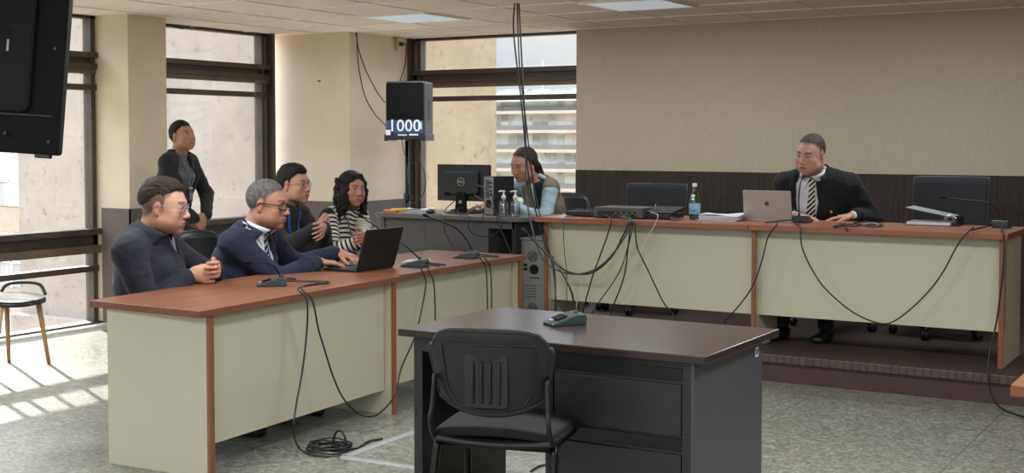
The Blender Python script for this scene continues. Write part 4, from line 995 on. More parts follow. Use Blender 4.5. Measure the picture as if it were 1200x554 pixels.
def surface(prims, lo, hi, h, post=None, fudge=0.0):
    """surface nets on sparse blocks; returns verts, quads"""
    Bn = 8; S = Bn * h; lo = V3(lo); n = np.ceil((V3(hi) - lo) / S).astype(int)
    I = np.stack(np.meshgrid(*[np.arange(k) for k in n], indexing='ij'), -1).reshape(-1, 3)
    C = lo + (I + 0.5) * S; R = S * 0.87
    dp = [p.f(C) for p in prims]
    D = evalp(prims, C)
    act = np.abs(D) < R * 1.35 + 0.012 + fudge
    I = I[act]; C = C[act]; D = D[act]; dp = [d[act] for d in dp]
    loc = np.stack(np.meshgrid(*[np.arange(Bn + 1)] * 3, indexing='ij'), -1).reshape(-1, 3)
    nb = len(I); m = len(loc); F = np.full((nb, m), 1e3)
    base = lo + I * S
    for p, d0 in zip(prims, dp):
        if p.sub: s = d0 < R * 1.4 + p.k + 0.01
        else: s = d0 < D + 2.6 * R + p.k + 0.01
        if not s.any(): continue
        P = (base[s][:, None, :] + loc[None] * h).reshape(-1, 3)
        d = p.f(P).reshape(-1, m); E = F[s]
        if p.sub: q = np.maximum(p.k - np.abs(E + d), 0) / p.k; E = np.maximum(E, -d) + q * q * p.k / 4
        else: q = np.maximum(p.k - np.abs(E - d), 0) / p.k; E = np.minimum(E, d) - q * q * p.k / 4
        F[s] = E
    if post:
        P = (base[:, None, :] + loc[None] * h).reshape(-1, 3)
        F = post(F.reshape(-1), P).reshape(nb, m)
    F = F.reshape(nb, Bn + 1, Bn + 1, Bn + 1)
    neg = F < 0
    # cell vertices
    cs = np.zeros((nb, Bn, Bn, Bn), int); cnt = np.zeros((nb, Bn, Bn, Bn)); acc = np.zeros((nb, Bn, Bn, Bn, 3))
    cor = [(i, j, k) for i in (0, 1) for j in (0, 1) for k in (0, 1)]
    sl = lambda A, c: A[:, c[0]:c[0] + Bn, c[1]:c[1] + Bn, c[2]:c[2] + Bn]
    for c in cor: cs += sl(neg, c)
    mixed = (cs > 0) & (cs < 8)
    for c in cor:
        for ax in range(3):
            if c[ax]: continue
            e = list(c); e[ax] = 1; a = sl(F, c); b = sl(F, e); x = (a < 0) != (b < 0)
            t = np.where(x, a / np.where(x, a - b, 1), 0)
            cnt += x
            for q in range(3): acc[..., q] += x * (c[q] + (t if q == ax else 0))
    bi, ci, cj, ck = np.nonzero(mixed)
    g = I[bi] * Bn + np.stack([ci, cj, ck], 1)
    pos = lo + (g + acc[bi, ci, cj, ck] / cnt[bi, ci, cj, ck][:, None]) * h
    N = (n * Bn + 4); key = lambda G: (G[:, 0] * N[1] + G[:, 1]) * N[2] + G[:, 2]
    K = key(g); od = np.argsort(K); K = K[od]; pos = pos[od]
    quads = []
    for ax in range(3):
        u, v = [(1, 2), (2, 0), (0, 1)][ax]
        e = [0, 0, 0]; e[ax] = 1
        a = F[:, :Bn, :Bn, :Bn]; b = sl(F, e); x = (a < 0) != (b < 0)
        bi, ci, cj, ck = np.nonzero(x); G = I[bi] * Bn + np.stack([ci, cj, ck], 1); fl = a[bi, ci, cj, ck] < 0
        ids = []
        ok = np.ones(len(G), bool)
        for du, dv in ((0, 0), (-1, 0), (-1, -1), (0, -1)):
            H_ = G.copy(); H_[:, u] += du; H_[:, v] += dv; kk = key(H_); j = np.searchsorted(K, kk); j = np.minimum(j, len(K) - 1)
            ok &= K[j] == kk; ids.append(j)
        Q = np.stack(ids, 1); Q[~fl] = Q[~fl][:, ::-1]; quads.append(Q[ok])
    return pos, np.concatenate(quads)
def smooth_mesh(pos, Q, it=2, lam=0.5):
    for _ in range(it):
        acc = np.zeros_like(pos); c = np.zeros(len(pos))
        for a, b in ((0, 1), (1, 2), (2, 3), (3, 0)):
            np.add.at(acc, Q[:, a], pos[Q[:, b]]); np.add.at(c, Q[:, a], 1); np.add.at(acc, Q[:, b], pos[Q[:, a]]); np.add.at(c, Q[:, b], 1)
        pos = pos + lam * (acc / np.maximum(c, 1)[:, None] - pos)
    return pos
HS = 1.0
def sdf_obj(name, prims, lo, hi, h, mat, parent, base, post=None, color=None, along=None, sm=1, fudge=0.0):
    h = h * HS; pos, Q = surface(prims, lo, hi, h, post, fudge)
    if len(pos) == 0: return None
    lab = np.arange(len(pos))          # keep only the large connected pieces
    E_ = np.concatenate([Q[:, [0, 1]], Q[:, [1, 2]], Q[:, [2, 3]], Q[:, [3, 0]]])
    while True:
        a_, b_ = lab[E_[:, 0]], lab[E_[:, 1]]; m_ = np.minimum(a_, b_); l0 = lab.copy()
        np.minimum.at(lab, a_, m_); np.minimum.at(lab, b_, m_); np.minimum.at(lab, E_[:, 0], m_); np.minimum.at(lab, E_[:, 1], m_); lab = lab[lab]
        if (lab == l0).all(): break
    u_, c_ = np.unique(lab, return_counts=True); keep = np.isin(lab, u_[c_ > c_.max() * .25])
    Q = Q[keep[Q[:, 0]]]; idx = np.cumsum(keep) - 1; Q = idx[Q]; pos = pos[keep]
    if sm: pos = smooth_mesh(pos, Q, sm)
    me = bpy.data.meshes.new(name)
    me.vertices.add(len(pos)); me.vertices.foreach_set('co', (pos - V3(base)).astype(np.float32).ravel())
    me.loops.add(len(Q) * 4); me.loops.foreach_set('vertex_index', Q.astype(np.int32).ravel())
    me.polygons.add(len(Q)); me.polygons.foreach_set('loop_start', np.arange(0, len(Q) * 4, 4, dtype=np.int32))
    try: me.polygons.foreach_set('loop_total', np.full(len(Q), 4, dtype=np.int32))
    except Exception: pass
    me.polygons.foreach_set('use_smooth', np.ones(len(Q), bool))
    me.update(calc_edges=True); me.validate()
    if color is not None:
        c = color(pos); at = me.color_attributes.new('Col', 'FLOAT_COLOR', 'POINT')
        at.data.foreach_set('color', np.concatenate([c, np.ones((len(c), 1))], 1).astype(np.float32).ravel())
    if along is not None:
        at = me.attributes.new('along', 'FLOAT', 'POINT'); at.data.foreach_set('value', along(pos).astype(np.float32))
    me.materials.append(M[mat])
    o = bpy.data.objects.new(name, me); COL.objects.link(o); o.parent = parent
    return o
def wob(P, f, s=0.0):
    """cheap smooth noise, about -1..1"""
    x, y, z = P[:, 0] * f + s, P[:, 1] * f + 1.7 * s, P[:, 2] * f - s
    return (np.sin(x + 1.3 * np.sin(y * 1.1 + z * .7)) * np.sin(y + 1.2 * np.sin(z * 1.3 + x * .6)) + np.sin(z * 1.2 + 1.5 * np.sin(x * .9 + y * .8)) * .6) / 1.5
def lrgb(c): return np.array([lin(v) for v in c])

# ---------------------------------------------------------------- the head
class Head:
    """head-local frame: x = to the person's left, y = forward (face), z = up, origin at ear height"""
    def __init__(s, c, yaw, pitch=0.0, roll=0.0, sc=1.0, wide=1.0):
        f = V3(math.cos(yaw) * math.cos(pitch), math.sin(yaw) * math.cos(pitch), math.sin(pitch))
        l = V3(-math.sin(yaw), math.cos(yaw), 0); u = np.cross(l, f) * -1
        u = np.cross(f, l); 
        if u[2] < 0: u = -u
        l2 = l * math.cos(roll) + u * math.sin(roll); u2 = u * math.cos(roll) - l * math.sin(roll)
        s.c = V3(c); s.R = np.stack([l2, f, u2], 1); s.s = sc; s.w = wide
    def W(s, x, y, z): return s.c + s.R @ (V3(x * s.w, y, z) * s.s)
    def loc(s, P): q = ((P - s.c) @ s.R) / s.s; q[:, 0] /= s.w; return q
    def E(s, c, r, k=.01, sub=False, rx=0.0, rz=0.0):
        ca, sa = math.cos(rx), math.sin(rx); A = V3([[1, 0, 0], [0, ca, -sa], [0, sa, ca]])
        cb, sb = math.cos(rz), math.sin(rz); A = V3([[cb, -sb, 0], [sb, cb, 0], [0, 0, 1]]) @ A
        return ell(s.W(*c), V3(r[0] * s.w, r[1], r[2]) * s.s, s.R @ A, k * s.s, sub)
    def C(s, a, b, ra, rb, k=.01, sub=False): return cone(s.W(*a), s.W(*b), ra * s.s, rb * s.s, k * s.s, sub)
    def prims(s, female=False, jaw=1.0, fat=0.0, open_mouth=0.0):
        E, C = s.E, s.C; f = fat
        P = [E((0, -.014, .034), (.0745, .095, .083)), E((0, .030, .010), (.064, .060, .068), .03), E((0, .026, -.035), (.062 + f * .4, .060, .062), .03),
             E((0, .030, -.074), (.048 * jaw + f, .050, .036), .03), E((0, .070, -.098), (.020, .017, .015), .022)]
        for q in (-1, 1):
            P += [E((q * .043, .056, -.026), (.024, .022, .020), .02), E((q * .052, -.002, -.058), (.016 + f * .6, .032, .030), .03), E((q * .040 , .045, -.060), (.022 + f, .024, .028), .025)]
        P += [C((-.030, .080, .026), (.030, .080, .026), .010, .010, .016)]
        for q in (-1, 1):
            P += [E((q * .031, .098, .004), (.017, .016, .0105), .012, True)]
        for q in (-1, 1):
            P += [E((q * .031, .0745, .003), (.0135, .0125, .0125), .002), E((q * .031, .0755, .010), (.0155, .0125, .006), .003, rx=-.3), E((q * .031, .0745, -.006), (.014, .012, .005), .004)]
        P += [C((0, .082, .020), (0, .103, -.026), .0085, .0105, .012), E((0, .106, -.031), (.0115, .011, .0100), .008)]
        for q in (-1, 1): P += [E((q * .0135, .094, -.035), (.0085, .012, .0075), .007)]
        P += [E((q * .006, .101, -.043), (.0035, .006, .004), .002, True) for q in (-1, 1)]
        P += [E((0, .072, -.064), (.032, .020, .024), .014)]
        P += [E((0, .0905, -.0585 + open_mouth * .3), (.0225, .0085, .0050), .005), E((0, .0885, -.0700 - open_mouth), (.0195, .0085, .0060), .005)]
        P += [E((0, .099, -.0642 - open_mouth * .4), (.020, .012, .0014 + open_mouth * .5), .002, True)]
        for q in (-1, 1):
            P += [E((q * .0765, -.010, -.004), (.0065, .0185, .0300), .005, rx=-.15, rz=q * -.25), E((q * .0760, -.006, -.026), (.006, .009, .010), .005), E((q * .0835, -.004, .002), (.0045, .0095, .0170), .003, True, rz=q * -.25)]
        return P
    def color(s, skin, brow, beard=None, lips=(150, 84, 76), hl=None, hlc=None, hcol=(30, 25, 23), beard_amt=0.0, iris=(40, 26, 18)):
        sk = lrgb(skin); bw = lrgb(brow); lp = lrgb(lips)
        def f(P, C):
            q = s.loc(P); x, y, z = q[:, 0], q[:, 1], q[:, 2]; ax = np.abs(x)
            def blend(m, c): 
                m = np.clip(m, 0, 1)[:, None]; C[:] = C * (1 - m) + c * m
            if hl:
                dd = z - s.hairline(q, hlc or hl); m_ = np.clip((dd + .006) / .018, 0, 1) * (np.abs(z) < .16) * (ax < .088) * (np.abs(y) < .15)
                blend(m_ * .85 * ((ax < .0765) | (np.hypot(y + .010, z + .006) > .03)), lrgb(hcol))
            near = (np.abs(z) < .14) & (ax < .11) & (np.abs(y) < .14)
            face = near & (y > .03)
            blend(near * np.clip(1 - np.hypot((ax - .043) / .022, (z + .028) / .02), 0, 1) * .35 * (y > .02), lrgb((176, 92, 72)))
            blend(near * (ax > .070) * (np.hypot(y + .010, z + .004) < .033) * .30, lrgb((170, 84, 66)))
            blend(face * np.clip(1 - np.hypot(x / .015, (z + .034) / .014), 0, 1) * .35, lrgb((178, 92, 74)))
            if beard_amt: blend(near * (z < -.045) * np.clip((-.045 - z) / .02, 0, 1) * (y > -.01) * beard_amt, lrgb((84, 70, 62)))
            lipm = face & (y > .082) & (((ax / .0225) ** 2 + ((z + .0640) / .0125) ** 2) < 1)
            blend(lipm * .75, lp)
            # brows follow the ridge
            bz = .0235 + .006 * np.sin(np.clip((ax - .012) / .036, 0, 1) * PI * .8)
            blend(face * np.clip(1.6 - np.abs(z - bz) / .0038, 0, 1) * (ax > .012) * (ax < .049) * .85, bw)
            eye = face & (y > .062) & ((((ax - .031) / .0125) ** 2 + ((z - .0025) / .0050) ** 2) < 1)
            blend(eye * 1.0, lrgb((196, 186, 178)))
            blend((eye & (np.hypot(ax - .031, z - .0025) < .0058)) * 1.0, lrgb(iris))
            lid = face & (y > .062) & (np.abs(np.hypot((ax - .031) / .0135, (z - .0025) / .0060) - 1) < .16) & (z > .001)
            blend(lid * .8, lrgb((50, 34, 30)))
        return f
    def hairline(s, q, hl):
        front, temple, side, ear, back = hl
        x, y = np.abs(q[:, 0]), q[:, 1]
        z = np.interp(y, [-.14, -.085, -.048, -.030, -.012, .004, .016, .024, .042, .060, .12], [back, back, back + .018, back + .034, ear, ear, side, temple - .012, temple, front, front])
        return z + .010 * np.clip((x - .030) / .02, 0, 1) * np.clip((y - .045) / .02, 0, 1)
    def hair(s, cap=.008, hl=(.066, .046, -.008, .026, -.058), vol_top=.004, sweep=0.0, tex=.0014):
        """short hair: thickens from nothing at the hairline to <cap> on top"""
        base = [s.E((0, -.015, .036), (.0735 + cap * .75, .0945 + cap, .0835 + cap + vol_top), .01)]
        if sweep: base += [s.E((0, .040, .088), (.046, .040, .020), .03), s.E((0, -.01, .108), (.050, .060, .016), .03)]
        def post(D, P):
            q = s.loc(P); d = q[:, 2] - s.hairline(q, hl)
            n = wob(q * V3(3, 1, 1), 95, 1) * tex + wob(q * V3(2, .5, 1), 190, 3) * tex * .7
            D2 = D - n * s.s + (cap * .95 + .001) * s.s * np.exp(-np.clip(d, 0, 1) / .014)
            D2 = np.maximum(D2, -d * s.s * .8)
            ear = np.hypot(q[:, 1] + .010, q[:, 2] + .006) - .026
            return np.maximum(D2, np.where(np.abs(q[:, 0]) > .066, -ear * s.s, -1))
        return base, post

def hand(prims, wrist, fwd, palm_n, side, sc=1.0, curls=(.4, .45, .5, .55), spread=.10, thumb=(.7, .3), k=.006):
    """palm + five fingers. fwd: wrist to fingers; palm_n: out of the palm; side: towards the thumb"""
    w = V3(wrist); f = nrm(fwd); n = nrm(V3(palm_n) - f * (V3(palm_n) @ f)); s = V3(side); s = nrm(s - f * (s @ f) - n * (s @ n))
    L = lambda a, b, c: w + (f * a + s * b + n * c) * sc
    prims.append(ecap(L(.012, 0, 0), L(.080, .0, 0), .026 * sc, .017 * sc, .040 * sc, .0135 * sc, s, .02))
    prims.append(ell(L(.040, .024, .008), V3(.016, .026, .014) * sc, np.stack([s, f, n], 1), .012))
    for i, (off, ln, r) in enumerate(((.030, .078, .0088), (.010, .086, .0090), (-.011, .080, .0086), (-.030, .064, .0078))):
        d = nrm(f + s * spread * (1.2 - i * .8)); p = L(.084 - abs(i - 1.2) * .004, off, 0); c = curls[i]; a = 0.0
        for seg, fr in enumerate((.48, .30, .24)):
            a += c * (.7, 1.0, .7)[seg]
            q = p + (d * math.cos(a) + n * math.sin(a)) * ln * fr * sc
            rr = r * (1 - .09 * seg) * sc
            prims.append(cone(p, q, rr, rr * .93, k if seg else .008)); p = q
    p = L(.022, .026, .004); a, c = thumb
    d = nrm(f * math.cos(a) + s * math.sin(a) + n * .25)
    for seg, ln in enumerate((.042, .032, .026)):
        q = p + d * ln * sc; rr = (.0125, .0105, .0095)[seg] * sc
        prims.append(cone(p, q, rr, rr * .92, .010 if seg == 0 else k)); p = q
        d = nrm(d * math.cos(c) + (f * .8 - s * .5 + n * .3) * math.sin(c))
def ik(a, c, l1, l2, pole):
    a = V3(a); c = V3(c); d = c - a; L = min(np.linalg.norm(d), (l1 + l2) * .999); u = nrm(d)
    x = (l1 ** 2 - l2 ** 2 + L ** 2) / (2 * L); h = math.sqrt(max(l1 ** 2 - x ** 2, 0)); p = V3(pole); p = nrm(p - u * (p @ u))
    return a + u * x + p * h

def person(label, pel, yaw, neck, head, skin, sc=1.0, hands=(None, None), poles=((0, 0, -1), (0, 0, -1)), seated=True, floor=0.0, build=1.0,
           top=None, under=None, hairm=None, hair=None, headcol=None, h=.0036, female=False, fat=0.0, hand_sc=1.0, group=None,
           vneck=None, sleeve=.93, jaw=1.0, open_mouth=0.0, shirt_front=True, feet=None, cuff=None, collar=True, hem=None, belly=0.0, hh=None, cloth_h=.0065, shx=.168, lapel=True, topz=None):
    """pel: pelvis centre (world), yaw: body heading, neck: neck-base (world). hands = (left, right): dict(pos, fwd, palm, side, curls...)
    top = outer garment material, under = shirt material"""
    pel = V3(pel); nk = V3(neck) if neck is not None else head.W(0, -.062, -.128); f = V3(math.cos(yaw), math.sin(yaw), 0); l = V3(-math.sin(yaw), math.cos(yaw), 0)
    root = empty('person', (pel[0], pel[1], floor), 0, label, 'person', group); base = V3(pel[0], pel[1], floor)
    up = nrm(nk - pel); dep = np.cross(l, up)  # roughly forward
    if dep @ f < 0: dep = -dep
    T = np.linalg.norm(nk - pel); w = build * sc
    q = lambda t, a=0, b=0: pel + up * T * t + dep * a + l * b
    sh = {s_: q(.90, -.005, s_ * shx * w) - V3(0, 0, .012) for s_ in (1, -1)}
    el = {}; wr = {}
    ua = .29 * sc; fa = .255 * sc
    for i, s_ in enumerate((1, -1)):
        hd = hands[i]
        if hd is None: hd = dict(pos=q(.15, .05, s_ * .27), fwd=(0, 0, -1), palm=-l * s_, side=f)
        wr[s_] = V3(hd['pos']); el[s_] = ik(sh[s_], wr[s_], ua, fa, poles[i]); hd.setdefault('d', None); 
        if i == 0: hl = hd
        else: hr = hd
        v = wr[s_] - el[s_]
        if np.linalg.norm(v) > fa * 1.02: wr[s_] = el[s_] + nrm(v) * fa
    def torso(e, k=.04):
        return [ecap(q(-.02), q(.25, belly * .3), .165 * w + e, .115 * w + e, .150 * w + e, (.112 + belly * .8) * w + e, l, k),
                ecap(q(.25, belly * .3), q(.62, .0), .150 * w + belly * .4 + e, (.112 + belly) * w + e, .158 * w + e, (.112 + belly * .2) * w + e, l, k),
                ecap(q(.62), q(.84, -.005), .158 * w + e, .112 * w + e, .150 * w + e, .085 * w + e, l, .05),
                cone(q(.99, -.015), sh[1] + l * -.01, .050 * sc + e, .056 * w + e, .05), cone(q(.99, -.015), sh[-1] + l * .01, .050 * sc + e, .056 * w + e, .05)] + \
            ([ell(q(.62, .085, s_ * .065), V3(.055, .05, .055) * w + e, None, .04) for s_ in (1, -1)] if female else [ell(q(.68, .06, s_ * .06), V3(.07, .05, .05) * w + e, None, .04) for s_ in (1, -1)])
    def arms(e, t=1.0, which=(1, -1), flare=0.0):
        P = []
        for s_ in which:
            P += [cone(sh[s_], el[s_], .053 * w + e, .042 * w + e, .03), cone(el[s_], el[s_] + (wr[s_] - el[s_]) * t, .042 * w + e, (.031 * w if t < 1 else .0265 * sc) + e + flare, .02)]
        return P
    hipj = {s_: pel + l * s_ * .09 * sc for s_ in (1, -1)}; kn = {}; an = {}; leg = {}
    for s_ in (1, -1):
        if seated:
            kn[s_] = hipj[s_] + f * .42 * sc + l * s_ * .06 + V3(0, 0, .01); an[s_] = V3(kn[s_][0], kn[s_][1], floor + .09) + f * .02
            if feet is not None: an[s_] = V3(feet[0 if s_ > 0 else 1])
            if feet is not None: kn[s_] = ik(hipj[s_], an[s_], .44 * sc, .43 * sc, f + V3(0, 0, 1))
        else:
            an[s_] = V3(hipj[s_][0], hipj[s_][1], floor + .09) + l * s_ * .03; kn[s_] = ik(hipj[s_], an[s_], (hipj[s_][2] - floor) * .5, (hipj[s_][2] - floor) * .42, f)
    def legs(e, t=1.0):
        P = []
        for s_ in (1, -1):
            P += [cone(hipj[s_], kn[s_], .082 * sc + e, .056 * sc + e, .04), cone(kn[s_], kn[s_] + (an[s_] - kn[s_]) * t, .056 * sc + e, .036 * sc + e * (1.6 if t == 1 else 1), .02)]
        return P
    # ---- skin: one continuous body
    H_ = head; hp = H_.prims(female, jaw, fat, open_mouth)
    body = hp + [cone(H_.W(0, -.028, -.050), q(.97, -.012), (.050 if female else .058) * H_.s, (.052 if female else .062) * sc, .022), cone(H_.W(0, -.02, -.03), H_.W(0, -.03, -.08), .056 * H_.s, .052 * H_.s, .02)]
    body += torso(-.022) + arms(-.004) + legs(-.012)
    for s_, hd in ((1, hl), (-1, hr)):
        hand(body, wr[s_], hd['fwd'], hd['palm'], hd['side'], hand_sc * sc, hd.get('curls', (.35, .4, .45, .5)), hd.get('spread', .10), hd.get('thumb', (.7, .3)))
    for s_ in (1, -1): body += [ecap(an[s_] - f * .02 - V3(0, 0, .055), an[s_] + f * .13 - V3(0, 0, .066), .024, .018, .024, .012, l, .02)]
    pts = np.array([H_.W(0, 0, .13), H_.W(.1, .12, -.1), H_.W(-.1, -.12, -.1), *sh.values(), *el.values(), *wr.values(), *kn.values(), *an.values(), *hipj.values(), q(.3, .2), q(.3, -.2), *[wr[s_] + nrm(hd['fwd']) * .19 for s_, hd in ((1, hl), (-1, hr))]])
    lo = pts.min(0) - .14; hi = pts.max(0) + .14; lo[2] = max(lo[2], floor - .005)
    sk = lrgb(skin)
    def colour(P):
        C = np.tile(sk, (len(P), 1)); n = wob(P, 30, 2)[:, None]; C *= 1 + .05 * n
        for s_, hd in ((1, hl), (-1, hr)):
            m = np.clip(1 - np.linalg.norm(P - (wr[s_] + nrm(hd['fwd']) * .12), axis=1) / .07, 0, 1)[:, None] * .18
            C = C * (1 - m) + lrgb((186, 98, 78)) * m
        if headcol: headcol(P, C)
        return C
    b = sdf_obj('body', body, lo, hi, h, 'skin', root, base, None, colour, sm=1)
    # ---- hair
    if hair:
        hpz, post = hair if isinstance(hair, tuple) else (hair, None)
        sdf_obj('hair', hpz, H_.c - .26 * H_.s, H_.c + .26 * H_.s, hh or h, hairm, root, base, post, sm=1, fudge=.01)
    # ---- garments
    def folds(P, amp=.004):
        r = 1 - np.abs(wob(P * V3(1, 1, 1.5) + .02 * wob(P, 15, 3)[:, None], 24, 7))   # ridged creases
        bend = sum(np.exp(-(np.linalg.norm(P - el[s_], axis=1) / .09) ** 2) for s_ in (1, -1))
        return amp * (wob(P, 20, 5) * .55 + wob(P * V3(1, 1, 1.6), 48, 9) * .3 + (r ** 4) * (.5 + 1.2 * bend))
    frame = dict(pel=pel, up=up, dep=dep, l=l, T=T, q=q, sh=sh, el=el, wr=wr, f=f, root=root, base=base, w=w, sc=sc, torso=torso, arms=arms, kn=kn, an=an)
    def front_local(P):
        d = P - pel; return d @ dep, d @ l, d @ up / T
    neckhole = cone(q(.93, .0), q(1.25, .02), .056 * sc, .066 * sc, .01, True)
    if under:
        shirt = torso(-.002) + [cone(q(.93, -.008), q(1.03, -.006), .066 * sc, .062 * sc, .012)] 
        if cuff: shirt += arms(-.002, cuff)
        def post(D, P):
            a, b_, t = front_local(P)
            rr = np.hypot(a, b_)
            top_ = 1.02 if collar else .97
            D = np.where(rr < .12 * sc, np.maximum(D, (t - top_ - .05 * (a < 0)) * T), D)
            notch = np.maximum(np.abs(b_) - (t - .93) * T * .42, -a)     # open at the throat
            return np.maximum(D, -notch) if collar else D
        sdf_obj('shirt', shirt + [neckhole], lo, hi, cloth_h * .8, under, root, base, post, sm=3, fudge=.03)
        if collar:
            for s_ in (1, -1):
                a0 = surf_any(shirt, q, 1.0, s_ * .016 * sc, dep); a1 = surf_any(shirt, q, .90, s_ * .048 * sc, dep); a2 = surf_any(shirt, q, .955, s_ * .072 * sc, dep); a3 = surf_any(shirt, q, 1.01, s_ * .064 * sc, dep)
                bm = B(); prism(bm, [Vector(p_ - base) for p_ in (a0, a1, a2, a3)], Vector(dep * .007))
                obj('collar', bm, under, root, bevel=.002)
    if top:
        J = torso(.012) + arms(.010, sleeve, flare=.003)
        J += [cone(q(.93, -.012), q(1.0, -.022), .080 * sc, .074 * sc, .02)] if vneck is not None else [cone(q(.93, -.008), q((topz or 1.0), -.008), .080 * sc, .074 * sc, .02)]
        v0 = vneck; armp = arms(.010, sleeve, flare=.003)
        def post(D, P):
            a, b_, t = front_local(P); D = D - folds(P, .0052)
            armd = np.minimum.reduce([p_.f(P) for p_ in armp]) - folds(P, .0062); D0 = D
            if v0 is not None:
                z0, z1, w1 = v0         # V opening: closes at z0, widest w1 at z1
                ww = np.interp(t, [z0, z0 + (z1 - z0) * .80, z1, 1.3], [0, w1 * .9, min(w1, .064 * sc), .060 * sc]); x = np.abs(b_)
                front = a > .02
                if lapel: D = D - .008 * np.clip((ww + .038 * np.clip((t - z0) * 6, 0, 1) - x) / .004, 0, 1) * front * (t > z0) * (t < .985)
                D = np.where((a > 0) & (t > z0), np.maximum(D, (ww - x) * .9), D)
                D = np.where((t < z0 + .005) & front & (x < .1), D + .003 * np.clip(1 - np.abs(b_) / .004, 0, 1), D)
            if hem is not None: D = np.maximum(D, (hem - t) * T)
            D = np.where(np.hypot(a, b_) < .11 * sc, np.maximum(D, (t - (topz or 1.02) - .03 * (a < 0)) * T), D)
            D = np.minimum(D, armd)
            return D
        g = sdf_obj('jacket' if vneck is not None else 'sweater', J + [neckhole], lo, hi, cloth_h, top, root, base, post, sm=1, fudge=.03,
                    along=(lambda P: stripe_along(P, frame)) if top == 'striped_knit' else None)
    else: g = None
    Ls = legs(.010, .97) + [ecap(q(-.05), q(.12), .172 * w, .125 * w, .160 * w, .118 * w, l, .04)]
    sdf_obj('trousers', Ls, lo, hi, .010, 'dark_trousers', root, base, lambda D, P: D - folds(P, .005), sm=1, fudge=.03)
    for s_ in (1, -1):
        S_ = [ecap(an[s_] - f * .045 - V3(0, 0, .050), an[s_] + f * .17 - V3(0, 0, .062), .042, .042, .044, .028, l, .02), cone(an[s_] - V3(0, 0, .05), an[s_] - V3(0, 0, .01), .045, .042, .02)]
        sdf_obj('shoe', S_, an[s_] - .28, an[s_] + .28, .007, 'shoe_black', root, base, lambda D, P: np.maximum(D, floor + .002 - P[:, 2]), sm=1, fudge=.02)
    frame['head'] = H_
    return root, frame
def surf_any(prims, q, t, b, dep):
    a = np.linspace(.30, -.05, 176); P = np.array([q(t, x, b) for x in a]); D = evalp(prims, P)
    i = np.argmax(D < 0) if (D < 0).any() else 130; return P[max(i - 1, 0)] + dep * .003
def stripe_along(P, F):
    d = P - F['pel']; out = P[:, 2].copy() + .02 * np.sin(np.arctan2(d @ F['l'], d @ F['dep']) * 2) ; best = np.full(len(P), .03)
    for s_ in (1, -1):
        for a, b, off, ra in ((F['sh'][s_], F['el'][s_], 0, .062), (F['el'][s_], F['wr'][s_], .29, .052)):
            ab = b - a; t = np.clip((P - a) @ ab / (ab @ ab), 0, 1); r = np.linalg.norm(P - a - t[:, None] * ab, axis=1)
            inside = (r < ra * 1.25) & ((np.abs(d @ F['l']) > .150) | (off > 0) ) & (r < ra * 1.3)
            out = np.where(inside, off + t * np.linalg.norm(ab) + 5, out)
    return out
def surf_pt(F, t, b, e=0.0, prims=None):
    """point on the front of the torso at height fraction t and side offset b"""
    a = np.linspace(.30, -.05, 176); P = np.array([F['q'](t, x, b) for x in a]); D = evalp(prims or F['torso'](e), P)
    i = np.argmax(D < 0); return P[max(i - 1, 0)]
def ribbon(name, F, ts, bs, w, mat, e, thick=.004, lift=.004, along=True, parent=None):
    """strip lying on the chest through (t, b) stations with half widths w"""
    bm = B(); L = []; R_ = []; al = []
    pr = F['torso'](e); s_ = 0; prev = None
    rows = []
    for t, b, hw in zip(ts, bs, w):
        p1 = surf_pt(F, t, b - hw, e, pr) + F['dep'] * lift; p2 = surf_pt(F, t, b + hw, e, pr) + F['dep'] * lift; pm = surf_pt(F, t, b, e, pr) + F['dep'] * (lift + thick * .8)
        if prev is not None: s_ += np.linalg.norm(pm - prev)
        prev = pm; rows.append((p1, pm, p2, s_, hw))
    al = []
    vs = []
    for p1, pm, p2, s1, hw in rows:
        r = [bm.verts.new(Vector(p - F['base'])) for p in (p1, pm, p2, p2 - F['dep'] * thick, p1 - F['dep'] * thick)]; vs.append(r)
        al += [s1 - hw, s1, s1 + hw, s1 + hw, s1 - hw]
    for a, b in zip(vs, vs[1:]):
        for k in range(5): bm.faces.new([a[k], a[(k + 1) % 5], b[(k + 1) % 5], b[k]])
    bm.faces.new(vs[0][::-1]); bm.faces.new(vs[-1])
    o_ = obj(name, bm, mat, parent or F['root'])
    at = o_.data.attributes.new('along', 'FLOAT', 'POINT'); at.data.foreach_set('value', np.array(al, np.float32))
    return o_
def tie(F, mat, t0=.955, t1=.2, e=-.002, wmax=.042, shift=0.0):
    ts = np.linspace(t0, t1, 16); ws = np.interp(ts, [t1, .6, t0 - .06, t0 - .055, t0], [wmax, wmax * .8, .017, .022, .024])
    o_ = ribbon('necktie', F, ts, [shift] * 16, ws, mat, e, .006, .006)
    return o_
def coat_collar(root, F, H, mat, gap=38, hi=(-.070, -.085), lo=.93, rt=.072, rb=.105, flare=1.0, name='jacket_collar'):
    """collar standing round the neck, open <gap> degrees either side of the front"""
    for s_ in (1, -1):
        def fc(u, v):
            a = math.radians(gap + (180 - gap) * u) * s_
            zt = hi[1] + (hi[0] - hi[1]) * u
            top = H.W(rt * math.sin(a), -.022 + rt * 1.02 * math.cos(a), zt - .012 * (1 - u) ** 2)
            bot = F['q'](lo, rb * F['sc'] * math.cos(a) * flare - .008, rb * F['sc'] * 1.05 * math.sin(a))
            return Vector(top * (1 - v) + bot * v + (bot - top) * 0 - F['base'])
        obj(name, grid_sheet(B(), fc, 14, 4, lambda u, v: Vector(V3(0, 0, 0) + H.R @ V3(math.sin(math.radians(gap + (180 - gap) * u) * s_), math.cos(math.radians(gap + (180 - gap) * u)), 0) * .009)), mat, root, smooth=True)
